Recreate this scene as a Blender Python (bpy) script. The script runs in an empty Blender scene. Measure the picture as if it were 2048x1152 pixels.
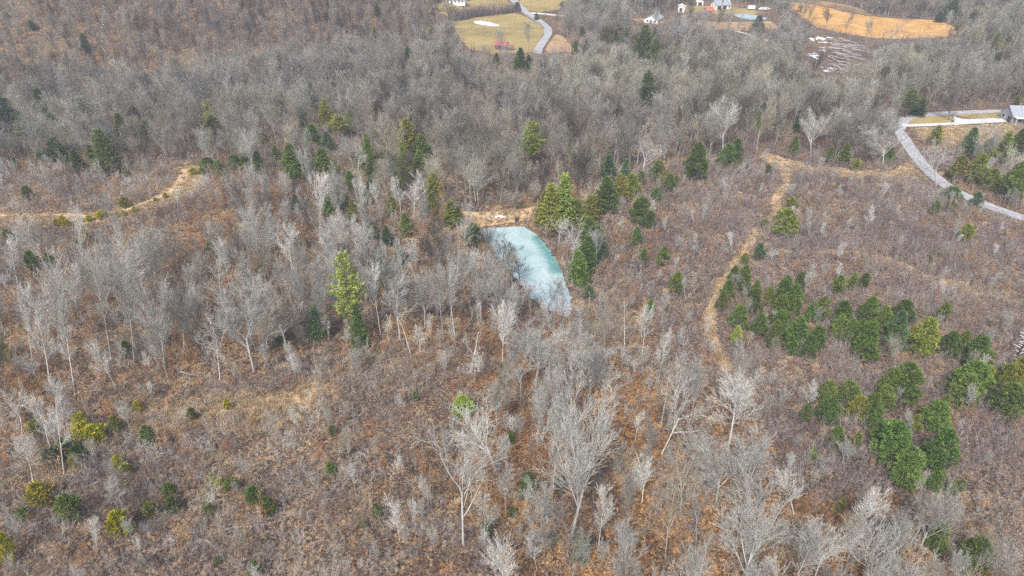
import bpy, math, random
import numpy as np
from mathutils import Vector
from mathutils.geometry import delaunay_2d_cdt
R = math.radians
S = bpy.context.scene
COL = S.collection

# ------------------------------------------------------------------ camera, sky, sun, exposure
H = 82.0
PITCH = R(32)
F = 1384.0                       # focal length in pixels of the 2048 px wide photograph
cam_d = bpy.data.cameras.new("camera")
cam_d.lens = 36 * F / 2048
cam_d.clip_start = 1.0
cam_d.clip_end = 6000
cam = bpy.data.objects.new("camera", cam_d)
COL.objects.link(cam)
cam.location = (0, 0, H)
cam.rotation_euler = (R(90) - PITCH, 0, 0)
S.camera = cam

world = bpy.data.worlds.new("World")
S.world = world
world.use_nodes = True
wn = world.node_tree
bg = wn.nodes["Background"]
sky = wn.nodes.new("ShaderNodeTexSky")
sky.sky_type = 'NISHITA'
sky.sun_disc = False
SUN_EL, SUN_AZ = R(48), R(200)
sky.sun_elevation = SUN_EL
sky.sun_rotation = SUN_AZ
sky.dust_density = 4.0
sky.ozone_density = 1.5
wn.links.new(sky.outputs[0], bg.inputs[0])
bg.inputs[1].default_value = 0.068
sun_d = bpy.data.lights.new("sun", 'SUN')
sun_d.energy = 1.5
sun_d.angle = R(10)
sun_d.color = (1.0, 0.975, 0.935)
sun = bpy.data.objects.new("sun", sun_d)
COL.objects.link(sun)
sd = Vector((math.sin(SUN_AZ) * math.cos(SUN_EL), math.cos(SUN_AZ) * math.cos(SUN_EL), math.sin(SUN_EL)))
sun.rotation_euler = sd.to_track_quat('Z', 'Y').to_euler()
sun.location = (0, 0, 300)
S.view_settings.view_transform = 'Standard'
S.view_settings.look = 'None'
S.view_settings.exposure = 1.82
S.view_settings.gamma = 1
S.cycles.max_bounces = 4
S.cycles.diffuse_bounces = 2
S.cycles.glossy_bounces = 1
S.cycles.transmission_bounces = 1
S.cycles.volume_bounces = 0
S.cycles.transparent_max_bounces = 4
S.cycles.use_adaptive_sampling = False
S.cycles.use_denoising = False

CP, SP = math.cos(PITCH), math.sin(PITCH)

# ------------------------------------------------------------------ maths helpers
def sstep(a, b, x):
    t = np.clip((np.asarray(x, float) - a) / (b - a), 0, 1)
    return t * t * (3 - 2 * t)

def vnoise(x, y, scale, seed=0):
    """value noise, 0..1"""
    x = np.asarray(x, float) / scale + 1000.3 + seed * 17.7
    y = np.asarray(y, float) / scale + 1000.9 + seed * 31.1
    xi, yi = np.floor(x), np.floor(y)
    fx, fy = x - xi, y - yi
    fx = fx * fx * (3 - 2 * fx); fy = fy * fy * (3 - 2 * fy)
    def h(a, b):
        v = np.sin(a * 127.1 + b * 311.7 + seed * 7.3) * 43758.5453
        return v - np.floor(v)
    return ((h(xi, yi) * (1 - fx) + h(xi + 1, yi) * fx) * (1 - fy) +
            (h(xi, yi + 1) * (1 - fx) + h(xi + 1, yi + 1) * fx) * fy)

def softplus(s, k):
    s = np.asarray(s, float)
    return np.where(s > 8 * k, s, k * np.log1p(np.exp(np.clip(s / k, -30, 8.5))))

POND_Z = -3.0
def terrain(x, y):
    x = np.asarray(x, float); y = np.asarray(y, float)
    z = 2.6 * (vnoise(x, y, 62, 1) - .5) + 1.1 * (vnoise(x, y, 23, 2) - .5)
    # ravine running from the pond towards the camera
    z = z - 4.0 * np.exp(-((x - 9) / 15) ** 2) * (1 - sstep(128, 170, y))
    z = z + 3.0 * np.exp(-((x + 75) / 40) ** 2 - ((y - 185) / 45) ** 2)
    # wooded hill at the upper left, beyond a shallow hollow
    s = (x + 203) * -.43 + (y - 272) * .905
    f = sstep(-28, -95, x)
    z = z + f * (0.40 * softplus(s - 18, 14) * np.exp(-np.clip(s, 0, 900) / 900) - 5 * np.exp(-(s / 34) ** 2))
    # far ground slowly rising
    z = z + 0.16 * softplus(y - 520, 30)
    # pond basin
    q = np.sqrt(((x - 5) / 24) ** 2 + ((y - 145) / 29) ** 2)
    w = 1 - sstep(.9, 1.35, q)
    z = z * (1 - w) + (POND_Z - .5) * w
    z = z + 2.4 * np.exp(-((y - 173.5 - .1 * x) / 5.0) ** 2) * (1 - sstep(20, 30, np.abs(x - 2)))   # the dam
    return z

def project(x, y, z):
    dz = z - H
    dep = y * CP - dz * SP
    dep = np.where(dep < 1, 1, dep)
    return 1024 + F * x / dep, 576 - F * (y * SP + dz * CP) / dep, dep

def at(px, py, zfix=None):
    u = (px - 1024) / F; v = (576 - py) / F
    d = np.array([u, CP + v * SP, -SP + v * CP])
    if zfix is not None:
        t = (zfix - H) / d[2]
        return d[0] * t, d[1] * t, zfix
    t = 40.0; pt = t
    while t < 2500:
        p = d * t
        if H + p[2] <= terrain(p[0], p[1]):
            a, b = pt, t
            for _ in range(14):
                m = (a + b) / 2
                if H + d[2] * m <= terrain(d[0] * m, d[1] * m): b = m
                else: a = m
            t = b
            break
        pt = t; t += 3
    return d[0] * t, d[1] * t, float(terrain(d[0] * t, d[1] * t))

def height_for(y, z, ytop):
    q = (576 - ytop) / F
    dz = y * (q * CP - SP) / (CP + q * SP)
    return dz + H - z

def place(cx, yt, yb):
    """ground point and height of an upright thing whose middle sits over column cx"""
    x, y, z = at(cx, yb)
    for _ in range(3):
        h = max(.4, height_for(y, z, yt))
        dep = y * CP - (z + h * .55 - H) * SP
        x = (cx - 1024) / F * dep
        z = float(terrain(x, y))
        # keep the foot on the wanted row
        _, q, _ = project(x, y, z)
        y -= (yb - q) / 1384 * 0.0
    return x, y, z, h

def inpoly(px, py, poly):
    px = np.asarray(px, float); py = np.asarray(py, float)
    r = np.zeros(px.shape, bool)
    n = len(poly)
    for i in range(n):
        x1, y1 = poly[i]; x2, y2 = poly[(i + 1) % n]
        if y1 == y2: continue
        c = ((y1 > py) != (y2 > py)) & (px < (x2 - x1) * (py - y1) / (y2 - y1) + x1)
        r ^= c
    return r

def distpath(px, py, path):
    px = np.asarray(px, float); py = np.asarray(py, float)
    best = np.full(px.shape, 1e9)
    for (x1, y1), (x2, y2) in zip(path, path[1:]):
        dx, dy = x2 - x1, y2 - y1
        t = np.clip(((px - x1) * dx + (py - y1) * dy) / (dx * dx + dy * dy + 1e-9), 0, 1)
        best = np.minimum(best, np.hypot(px - x1 - t * dx, py - y1 - t * dy))
    return best

# ------------------------------------------------------------------ object helpers
def tag(o, label=None, cat=None, group=None, kind=None):
    if label: o["label"] = label
    if cat: o["category"] = cat
    if group: o["group"] = group
    if kind: o["kind"] = kind
    return o

def empty(name, loc, rz=0, scale=(1, 1, 1)):
    o = bpy.data.objects.new(name, None)
    o.empty_display_size = .3
    o.location = loc; o.rotation_euler = (0, 0, rz); o.scale = scale
    COL.objects.link(o)
    return o

def mesh_np(name, V, Fq, mat, smooth=False, var=None):
    """V (n,3); Fq (m,k) faces all with k corners, or a list of such arrays"""
    if not isinstance(Fq, list): Fq = [Fq]
    Fq = [f for f in Fq if len(f)]
    me = bpy.data.meshes.new(name)
    me.vertices.add(len(V)); me.vertices.foreach_set("co", np.asarray(V, np.float32).ravel())
    idx = np.concatenate([f.ravel() for f in Fq]).astype(np.int32)
    cnt = np.concatenate([np.full(len(f), f.shape[1]) for f in Fq])
    st = np.concatenate([[0], np.cumsum(cnt)[:-1]]).astype(np.int32)
    me.loops.add(len(idx)); me.loops.foreach_set("vertex_index", idx)
    me.polygons.add(len(cnt)); me.polygons.foreach_set("loop_start", st)
    me.update(calc_edges=True)
    if smooth: me.polygons.foreach_set("use_smooth", np.ones(len(cnt), bool))
    if mat: me.materials.append(mat)
    if var is not None:
        a = me.attributes.new("variation", 'FLOAT', 'POINT')
        a.data.foreach_set("value", np.asarray(var, np.float32))
    return me

def link(name, me, parent=None, tint=None, loc=None, rz=0):
    o = bpy.data.objects.new(name, me)
    COL.objects.link(o)
    if parent: o.parent = parent
    if tint is not None: o["tint"] = [float(c) for c in tint]
    if loc is not None: o.location = loc
    if rz: o.rotation_euler = (0, 0, rz)
    return o

# ------------------------------------------------------------------ materials
def newmat(name):
    m = bpy.data.materials.new(name); m.use_nodes = True
    nt = m.node_tree
    b = nt.nodes["Principled BSDF"]
    b.inputs["Roughness"].default_value = .9
    b.inputs["Specular IOR Level"].default_value = .15
    return m, nt, b

def N(nt, t, **k):
    n = nt.nodes.new(t)
    for a, v in k.items():
        if a in n.inputs: n.inputs[a].default_value = v
        else: setattr(n, a, v)
    return n

def mixc(nt, f, a, b, mode='MIX'):
    n = nt.nodes.new("ShaderNodeMix"); n.data_type = 'RGBA'; n.blend_type = mode
    for s, v in ((n.inputs[0], f), (n.inputs[6], a), (n.inputs[7], b)):
        if isinstance(v, (int, float)): s.default_value = v
        elif isinstance(v, (tuple, list)): s.default_value = (*v, 1) if len(v) == 3 else v
        else: nt.links.new(v, s)
    return n.outputs[2]

def ramp(nt, fac, stops):
    n = nt.nodes.new("ShaderNodeValToRGB")
    e = n.color_ramp.elements
    while len(e) > 1: e.remove(e[-1])
    e[0].position = stops[0][0]; e[0].color = (*stops[0][1], 1)
    for p, c in stops[1:]:
        x = e.new(p); x.color = (*c, 1)
    nt.links.new(fac, n.inputs[0])
    return n.outputs[0]

def noise(nt, scale, detail=4, rough=.6, co=None, dist=0):
    n = N(nt, "ShaderNodeTexNoise"); n.inputs["Scale"].default_value = scale
    n.inputs["Detail"].default_value = detail; n.inputs["Roughness"].default_value = rough
    n.inputs["Distortion"].default_value = dist
    if co is not None: nt.links.new(co, n.inputs["Vector"])
    return n.outputs[0]

def geo_pos(nt):
    return nt.nodes.new("ShaderNodeNewGeometry").outputs["Position"]

def math_(nt, op, a, b=None):
    n = nt.nodes.new("ShaderNodeMath"); n.operation = op
    for s, v in ((n.inputs[0], a), (n.inputs[1], b)):
        if v is None: continue
        if isinstance(v, (int, float)): s.default_value = v
        else: nt.links.new(v, s)
    return n.outputs[0]

def N_clamp(nt, v):
    n = nt.nodes.new("ShaderNodeClamp"); nt.links.new(v, n.inputs[0]); return n.outputs[0]

def tinted(name, lo=.7, hi=1.3, nscale=2.0, rough=.9, trans=0, tipc=None):
    """plant material: base colour comes from each plant's own tint, varied per tuft and by noise"""
    m, nt, b = newmat(name)
    at_ = N(nt, "ShaderNodeAttribute"); at_.attribute_type = 'INSTANCER'; at_.attribute_name = "tint"
    va = N(nt, "ShaderNodeAttribute"); va.attribute_type = 'GEOMETRY'; va.attribute_name = "variation"
    tc = N(nt, "ShaderNodeTexCoord")
    nz = noise(nt, nscale, 3, .6, tc.outputs["Object"])
    v = math_(nt, 'ADD', va.outputs["Fac"], math_(nt, 'SUBTRACT', nz, .5))
    mr = N(nt, "ShaderNodeMapRange"); nt.links.new(v, mr.inputs[0])
    mr.inputs["To Min"].default_value = lo; mr.inputs["To Max"].default_value = hi
    cm = N(nt, "ShaderNodeCombineXYZ")
    for i in range(3): nt.links.new(mr.outputs[0], cm.inputs[i])
    col = mixc(nt, 1.0, at_.outputs["Color"], cm.outputs[0], 'MULTIPLY')
    if tipc: col = mixc(nt, N_clamp(nt, math_(nt, 'MULTIPLY', math_(nt, 'SUBTRACT', v, .35), 1.6)), col, mixc(nt, 1.0, col, tipc, 'MULTIPLY'))
    nt.links.new(col, b.inputs["Base Color"])
    b.inputs["Roughness"].default_value = rough
    if trans:
        tr = nt.nodes.new("ShaderNodeBsdfTranslucent"); nt.links.new(col, tr.inputs[0])
        mx = nt.nodes.new("ShaderNodeMixShader"); mx.inputs[0].default_value = trans
        nt.links.new(b.outputs[0], mx.inputs[1]); nt.links.new(tr.outputs[0], mx.inputs[2])
        nt.links.new(mx.outputs[0], nt.nodes["Material Output"].inputs[0])
    return m

M_BARK = tinted("bark", .35, 1.45, 1.6)
M_TWIG = tinted("twigs", .5, 1.45, .5)
M_NEEDLE = tinted("needles", .35, 1.9, .9, .75, .35, (1.35, 1.15, .75))
M_LEAF = tinted("dry_leaves", .5, 1.55, 1.0, .9, .3)
M_GRASS = tinted("dry_grass_blades", .7, 1.35, 1.0)

def simple(name, col, col2=None, scale=3, rough=.8, spec=.3):
    m, nt, b = newmat(name)
    if col2 is None: col2 = tuple(c * .8 for c in col)
    f = noise(nt, scale, 5, .65, geo_pos(nt))
    nt.links.new(ramp(nt, f, [(.32, col2), (.68, col)]), b.inputs["Base Color"])
    b.inputs["Roughness"].default_value = rough
    b.inputs["Specular IOR Level"].default_value = spec
    return m

def mat_ground():
    m, nt, b = newmat("leaf_litter")
    p = geo_pos(nt)
    vo = N(nt, "ShaderNodeTexVoronoi"); vo.inputs["Scale"].default_value = 3.2; nt.links.new(p, vo.inputs["Vector"])
    sep = N(nt, "ShaderNodeSeparateColor"); nt.links.new(vo.outputs["Color"], sep.inputs[0])
    fine = ramp(nt, sep.outputs[0], [(0, (.040, .029, .024)), (.3, (.080, .060, .050)), (.55, (.132, .096, .076)),
                                     (.8, (.215, .150, .100)), (1, (.35, .265, .18))])
    orange = ramp(nt, sep.outputs[0], [(0, (.06, .035, .020)), (.35, (.17, .090, .040)), (.7, (.29, .150, .056)), (1, (.44, .27, .12))])
    tan = ramp(nt, sep.outputs[0], [(0, (.15, .095, .050)), (.5, (.33, .22, .115)), (1, (.50, .37, .21))])
    att = N(nt, "ShaderNodeAttribute"); att.attribute_name = "zone"
    sz = N(nt, "ShaderNodeSeparateColor"); nt.links.new(att.outputs["Color"], sz.inputs[0])
    n1 = noise(nt, .09, 6, .7, p)
    fo = math_(nt, 'MULTIPLY', math_(nt, 'ADD', sz.outputs[0], .14), math_(nt, 'MULTIPLY', math_(nt, 'SUBTRACT', n1, .28), 3.6))
    fo = N_clamp(nt, fo)
    c = mixc(nt, fo, fine, orange)
    n2 = noise(nt, .16, 6, .75, p)
    ft = N_clamp(nt, math_(nt, 'MULTIPLY', math_(nt, 'SUBTRACT', math_(nt, 'ADD', sz.outputs[1], n2), .66), 3.5))
    c = mixc(nt, ft, c, tan)
    big = noise(nt, .55, 5, .7, p)
    c = mixc(nt, 1.0, c, ramp(nt, big, [(.3, (.58, .58, .60)), (.7, (1.3, 1.27, 1.2))]), 'MULTIPLY')
    c = mixc(nt, 1.0, c, ramp(nt, noise(nt, .045, 4, .6, p), [(.35, (.72, .70, .76)), (.65, (1.22, 1.18, 1.05))]), 'MULTIPLY')
    nt.links.new(c, b.inputs["Base Color"])
    bp = N(nt, "ShaderNodeBump"); bp.inputs["Strength"].default_value = .8; bp.inputs["Distance"].default_value = .25
    nt.links.new(noise(nt, 1.6, 5, .7, p), bp.inputs["Height"]); nt.links.new(bp.outputs[0], b.inputs["Normal"])
    return m

def N_clamp(nt, v):
    n = nt.nodes.new("ShaderNodeClamp"); nt.links.new(v, n.inputs[0]); return n.outputs[0]

def mat_field(name, cols, scale=.05):
    m, nt, b = newmat(name)
    p = geo_pos(nt)
    a = noise(nt, scale, 7, .68, p, .6)
    c = ramp(nt, a, [(.30, cols[0]), (.5, cols[1]), (.70, cols[2])])
    s = ramp(nt, noise(nt, 1.4, 4, .8, p), [(.3, (.72, .70, .66)), (.7, (1.22, 1.2, 1.18))])
    nt.links.new(mixc(nt, 1.0, c, s, 'MULTIPLY'), b.inputs["Base Color"])
    bp = N(nt, "ShaderNodeBump"); bp.inputs["Strength"].default_value = .6; bp.inputs["Distance"].default_value = .15
    nt.links.new(noise(nt, 2.5, 4, .7, p), bp.inputs["Height"]); nt.links.new(bp.outputs[0], b.inputs["Normal"])
    return m

def mat_ice():
    m, nt, b = newmat("pond_ice")
    p = geo_pos(nt)
    sx = N(nt, "ShaderNodeSeparateXYZ"); nt.links.new(p, sx.inputs[0])
    n = noise(nt, .11, 7, .62, p, 1.2)
    n2 = noise(nt, .5, 6, .7, p, .5)
    f = math_(nt, 'ADD', math_(nt, 'MULTIPLY', n, .75), math_(nt, 'MULTIPLY', n2, .25))
    ice = ramp(nt, f, [(.28, (.20, .305, .31)), (.42, (.285, .395, .40)), (.54, (.36, .47, .475)), (.72, (.46, .545, .555))])
    # greyer and whiter thin ice towards the near end
    near = N(nt, "ShaderNodeMapRange"); nt.links.new(sx.outputs[1], near.inputs[0])
    near.inputs["From Min"].default_value = 141; near.inputs["From Max"].default_value = 126
    grey = ramp(nt, n2, [(.3, (.27, .32, .36)), (.7, (.45, .50, .53))])
    c = mixc(nt, near.outputs[0], ice, grey)
    # clear dark ice hugging the right bank
    at_ = N(nt, "ShaderNodeAttribute"); at_.attribute_name = "clear"
    cl = N_clamp(nt, math_(nt, 'MULTIPLY', math_(nt, 'SUBTRACT', math_(nt, 'ADD', at_.outputs["Fac"], math_(nt, 'ADD', math_(nt, 'MULTIPLY', n, .5), math_(nt, 'MULTIPLY', n2, .8))), 1.12), 2.6))
    c = mixc(nt, cl, c, (.10, .25, .24))
    # pale cracks
    vo = N(nt, "ShaderNodeTexVoronoi"); vo.feature = 'DISTANCE_TO_EDGE'; vo.inputs["Scale"].default_value = .13
    nt.links.new(p, vo.inputs["Vector"])
    cr = ramp(nt, vo.outputs["Distance"], [(0, (1, 1, 1)), (.018, (0, 0, 0))])
    c = mixc(nt, math_(nt, 'MULTIPLY', cr, .08), c, (.6, .7, .7))
    nt.links.new(c, b.inputs["Base Color"])
    b.inputs["Roughness"].default_value = .38
    b.inputs["Specular IOR Level"].default_value = .35
    bp = N(nt, "ShaderNodeBump"); bp.inputs["Strength"].default_value = .25; bp.inputs["Distance"].default_value = .05
    nt.links.new(n2, bp.inputs["Height"]); nt.links.new(bp.outputs[0], b.inputs["Normal"])
    return m

M_GROUND = mat_ground()
M_ASPHALT = simple("weathered_asphalt", (.42, .42, .43), (.25, .25, .26), .55, .85)
M_GRAVEL = simple("pale_gravel", (.66, .65, .64), (.42, .41, .40), 1.2, .9)
M_TRAIL = mat_field("trail_grass", [(.25, .165, .10), (.42, .30, .18), (.54, .42, .28)], .3)
M_SNOW = simple("snow", (.82, .84, .87), (.66, .68, .72), 1.5, .6)
M_OLIVE = mat_field("dormant_pasture", [(.20, .165, .070), (.31, .245, .10), (.40, .30, .14)])
M_ORANGE = mat_field("broomsedge_field", [(.30, .17, .075), (.52, .29, .090), (.60, .40, .18)], .10)
M_BUFF = mat_field("buff_grass", [(.22, .15, .09), (.36, .24, .13), (.42, .31, .19)], .12)
M_ICE = mat_ice()
M_WHITEWALL = simple("white_siding", (.80, .80, .79), (.66, .66, .66), .8)
M_GREYWALL = simple("grey_siding", (.36, .37, .39), (.28, .29, .31), .8)
M_GREYROOF = simple("grey_shingles", (.33, .35, .38), (.22, .24, .27), 1.5)
M_BLUEROOF = simple("blue_metal_roof", (.10, .15, .20), (.07, .10, .14), 1.5)
M_REDROOF = simple("red_metal_roof", (.42, .10, .10), (.26, .07, .07), .8, .6)
M_ORROOF = simple("orange_red_tarp", (.60, .14, .08), (.45, .09, .05), 1.2)
M_DARKWOOD = simple("dark_weathered_boards", (.10, .08, .07), (.05, .04, .04), 2)
M_DARK = simple("dark_opening", (.03, .03, .035), (.02, .02, .02), 2, .4)
M_CARPAINT = simple("white_car_paint", (.8, .8, .82), (.75, .75, .77), 2, .25, .5)
M_TYRE = simple("rubber", (.03, .03, .03), (.02, .02, .02), 5)
M_FENCE = simple("weathered_post", (.16, .13, .11), (.09, .07, .06), 4)
M_POLE = simple("creosote_pole", (.05, .045, .045), (.025, .022, .022), 4)
M_CERAMIC = simple("pale_insulator", (.7, .7, .72), (.5, .5, .52), 4, .4)
M_LOG = simple("dead_log_bark", (.17, .13, .11), (.04, .03, .028), 3)
M_PALELOG = simple("pale_bare_log", (.42, .39, .38), (.22, .20, .20), 3)

# ------------------------------------------------------------------ landmarks measured in the photograph (2048 px columns/rows)
POND = [(962, 456), (985, 451), (1005, 448), (1028, 445), (1045, 443), (1053, 446), (1050, 455), (1062, 462), (1074, 470), (1085, 481), (1091, 490),
        (1098, 497), (1102, 505), (1110, 514), (1115, 524), (1126, 545), (1134, 575), (1141, 600), (1146, 618), (1138, 634), (1118, 628),
        (1096, 622), (1082, 616), (1081, 606), (1066, 600), (1058, 590), (1046, 572), (1036, 560), (1022, 548), (1010, 534), (1000, 522),
        (988, 505), (975, 490), (968, 478)]
ROAD = [(1772, 236), (1800, 258), (1813, 285), (1834, 318), (1862, 352), (1893, 378), (1945, 403), (2000, 422), (2060, 442), (2150, 470), (2400, 540)]
ROAD_BACK = [(1800, 258), (1788, 246), (1806, 236), (1840, 228), (1900, 226), (2010, 222), (2150, 215)]
DRIVE = [(1805, 252), (1850, 251), (1900, 249), (1930, 246), (1975, 243), (2030, 242)]
APRON = [(1905, 233), (1925, 238), (1950, 239), (1985, 237), (2022, 239), (2022, 243), (1990, 245), (1950, 248), (1918, 249), (1908, 246)]
CLEARING = [(1518, 308), (1540, 309), (1570, 318), (1602, 328), (1612, 336), (1590, 342), (1565, 341), (1545, 332), (1528, 322)]
VERGE = [(1598, 333), (1660, 336), (1720, 343), (1780, 345), (1815, 328), (1830, 342), (1860, 362), (1830, 358), (1780, 356), (1700, 354), (1640, 349), (1600, 344)]
TRAIL_R = [(1568, 338), (1574, 358), (1572, 376), (1554, 392), (1549, 404), (1558, 418), (1552, 434), (1528, 452), (1508, 466), (1502, 484), (1490, 503), (1462, 540), (1442, 580), (1428, 610), (1417, 640),
           (1420, 662), (1432, 690), (1440, 712), (1452, 732), (1466, 752)]
TRAIL_L = [(-160, 436), (0, 438), (60, 440), (120, 441), (190, 438), (250, 428), (300, 414), (345, 392), (372, 368), (386, 348), (384, 338)]
TRAIL_B = [(330, 830), (400, 826), (470, 822), (540, 818), (590, 806), (625, 790)]
TRAIL_FAR = [(1640, 505), (1700, 500), (1780, 520), (1860, 555), (1950, 580), (2048, 610)]
DAM = [(905, 441), (960, 438), (1000, 434), (1038, 430), (1065, 427)]
FIELD_MAIN = [(903, 43), (960, 34), (1030, 26), (1050, 33), (1082, 50), (1092, 62), (1083, 74), (1076, 92), (1068, 104), (985, 108), (938, 98), (918, 72), (908, 56)]
FIELD_UP_L = [(872, 8), (900, 2), (960, -4), (1005, -6), (1022, 6), (1030, 20), (960, 28), (905, 36), (884, 28)]
FIELD_UP_R = [(1036, 4), (1060, -8), (1118, -8), (1132, 2), (1118, 20), (1080, 24), (1052, 20)]
FIELD_TRI = [(1112, 68), (1124, 72), (1140, 86), (1150, 104), (1096, 106), (1088, 98)]
FIELD_OR = [(1562, 4), (1620, 8), (1668, 18), (1730, 32), (1800, 38), (1868, 40), (1905, 52), (1930, 64), (1900, 72), (1850, 76), (1800, 78), (1745, 76), (1680, 66), (1630, 52), (1600, 30)]
FIELD_STRIP = [(1600, -2), (1660, 4), (1705, 12), (1740, 26), (1738, 31), (1690, 20), (1630, 8)]
LAWN_A = [(1262, 40), (1300, 46), (1330, 47), (1330, 40), (1300, 36)]
LAWN_B = [(1370, 10), (1420, 12), (1500, 18), (1530, 26), (1500, 30), (1400, 25), (1350, 26)]
LAWN_C = [(1380, 42), (1540, 42), (1560, 56), (1500, 62), (1420, 60)]
LAWN_R1 = [(1812, 233), (1905, 228), (2012, 226), (2014, 237), (1950, 237), (1905, 231), (1900, 248), (1830, 250), (1806, 247)]
LAWN_R2 = [(1822, 258), (1900, 253), (2022, 248), (2090, 256), (2040, 268), (1960, 285), (1900, 300), (1870, 305), (1848, 285)]
ROAD_FAR = [(1015, -12), (1030, 4), (1044, 20), (1062, 32), (1082, 44), (1094, 54), (1099, 64), (1094, 74), (1084, 86), (1076, 98), (1074, 108)]
LANE_FAR = [(1055, 26), (1080, 27), (1115, 31), (1155, 35)]
LANE_MID = [(1470, 62), (1500, 70), (1530, 80), (1550, 86)]
FARM_POND = [(948, 43), (962, 42), (980, 45), (1000, 51), (990, 53), (965, 50), (950, 47)]
POND_GREY = [(1465, 30), (1490, 28), (1515, 31), (1536, 37), (1530, 40), (1500, 40), (1478, 36)]
FIELDS = [FIELD_MAIN, FIELD_UP_L, FIELD_UP_R, FIELD_TRI, FIELD_OR, FIELD_STRIP, LAWN_A, LAWN_B, LAWN_C]

def gpath(pts): return [at(*p)[:2] for p in pts]
def gpoly(pts): return [at(*p)[:2] for p in pts]

# ------------------------------------------------------------------ the ground
def build_ground():
    xs = np.concatenate([np.arange(-900, -400, 14), np.arange(-400, -170, 3.2), np.arange(-170, 170, 2.0), np.arange(170, 400, 3.2), np.arange(400, 901, 14)])
    ys = np.concatenate([np.arange(-160, 40, 8), np.arange(40, 100, 3.0), np.arange(100, 260, 1.6), np.arange(260, 560, 3.2), np.arange(560, 1600, 16)])
    X, Y = np.meshgrid(xs, ys)
    Z = terrain(X, Y)
    V = np.stack([X, Y, Z], -1).reshape(-1, 3)
    nx, ny = len(xs), len(ys)
    i = (np.arange(ny - 1)[:, None] * nx + np.arange(nx - 1)[None]).ravel()
    Fq = np.stack([i, i + 1, i + nx + 1, i + nx], 1)
    me = mesh_np("ground", V, Fq, M_GROUND, True)
    # litter kinds: orange oak/beech leaves in the ravine and groves, tan grass beside the trails
    px, py, dep = project(V[:, 0], V[:, 1], V[:, 2])
    org = np.clip(.75 * np.exp(-((V[:, 0] - 10) / 17) ** 2) * (V[:, 1] < 122) +
                  .22 * inpoly(px, py, G_LEFT) + .0 * inpoly(px, py, F_TOP) + .5 * inpoly(px, py, C_RIGHT) , 0, 1)
    tan = np.zeros(len(V))
    for p, w in ((TRAIL_R, 1.1), (TRAIL_L, 3.0), (TRAIL_B, 5.0), (TRAIL_FAR, 1.4)):
        d = distpath(V[:, 0], V[:, 1], gpath(p))
        tan = np.maximum(tan, np.exp(-(d / w) ** 2) * .75)
    for p in (VERGE, CLEARING, LAWN_R1, LAWN_R2):
        tan = np.maximum(tan, inpoly(px, py, p) * .7)
    a = me.attributes.new("zone", 'FLOAT_COLOR', 'POINT')
    a.data.foreach_set("color", np.stack([org, tan, org * 0, org * 0 + 1], 1).astype(np.float32).ravel())
    o = link("ground", me)
    tag(o, "rolling ground covered in fallen leaves, rust brown and tan", "ground", kind="structure")

# vegetation zones (photo columns/rows of the foot of the trees)
F_TOP = [(-700, -600), (-700, 350), (0, 335), (130, 330), (230, 345), (330, 330), (400, 325), (430, 345), (560, 362), (640, 400), (760, 425), (860, 432),
         (930, 424), (1080, 418), (1110, 440), (1165, 400), (1200, 372), (1300, 345), (1400, 330), (1500, 305), (1600, 302), (1690, 330), (1780, 325),
         (1808, 300), (1790, 240), (1830, 222), (2048, 212), (2900, 205), (2900, -600)]
F_ROAD = [(1880, 340), (1960, 300), (2048, 275), (2700, 270), (2700, 560), (2048, 418), (1960, 395), (1900, 365)]
G_LEFT = [(-300, 560), (0, 530), (110, 520), (230, 480), (400, 430), (480, 380), (600, 380), (700, 410), (860, 440), (950, 470), (975, 520), (1015, 560),
          (1050, 610), (1075, 650), (1010, 700), (900, 690), (780, 700), (640, 720), (480, 765), (250, 775), (150, 800), (60, 870), (-300, 930)]
C_RIGHT = [(960, 760), (1020, 700), (1120, 650), (1230, 720), (1330, 760), (1480, 790), (1530, 860), (1570, 960), (1640, 1040), (1850, 1110), (2100, 1200),
           (2100, 1500), (900, 1500), (980, 1152), (940, 900)]
build_ground()

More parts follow.
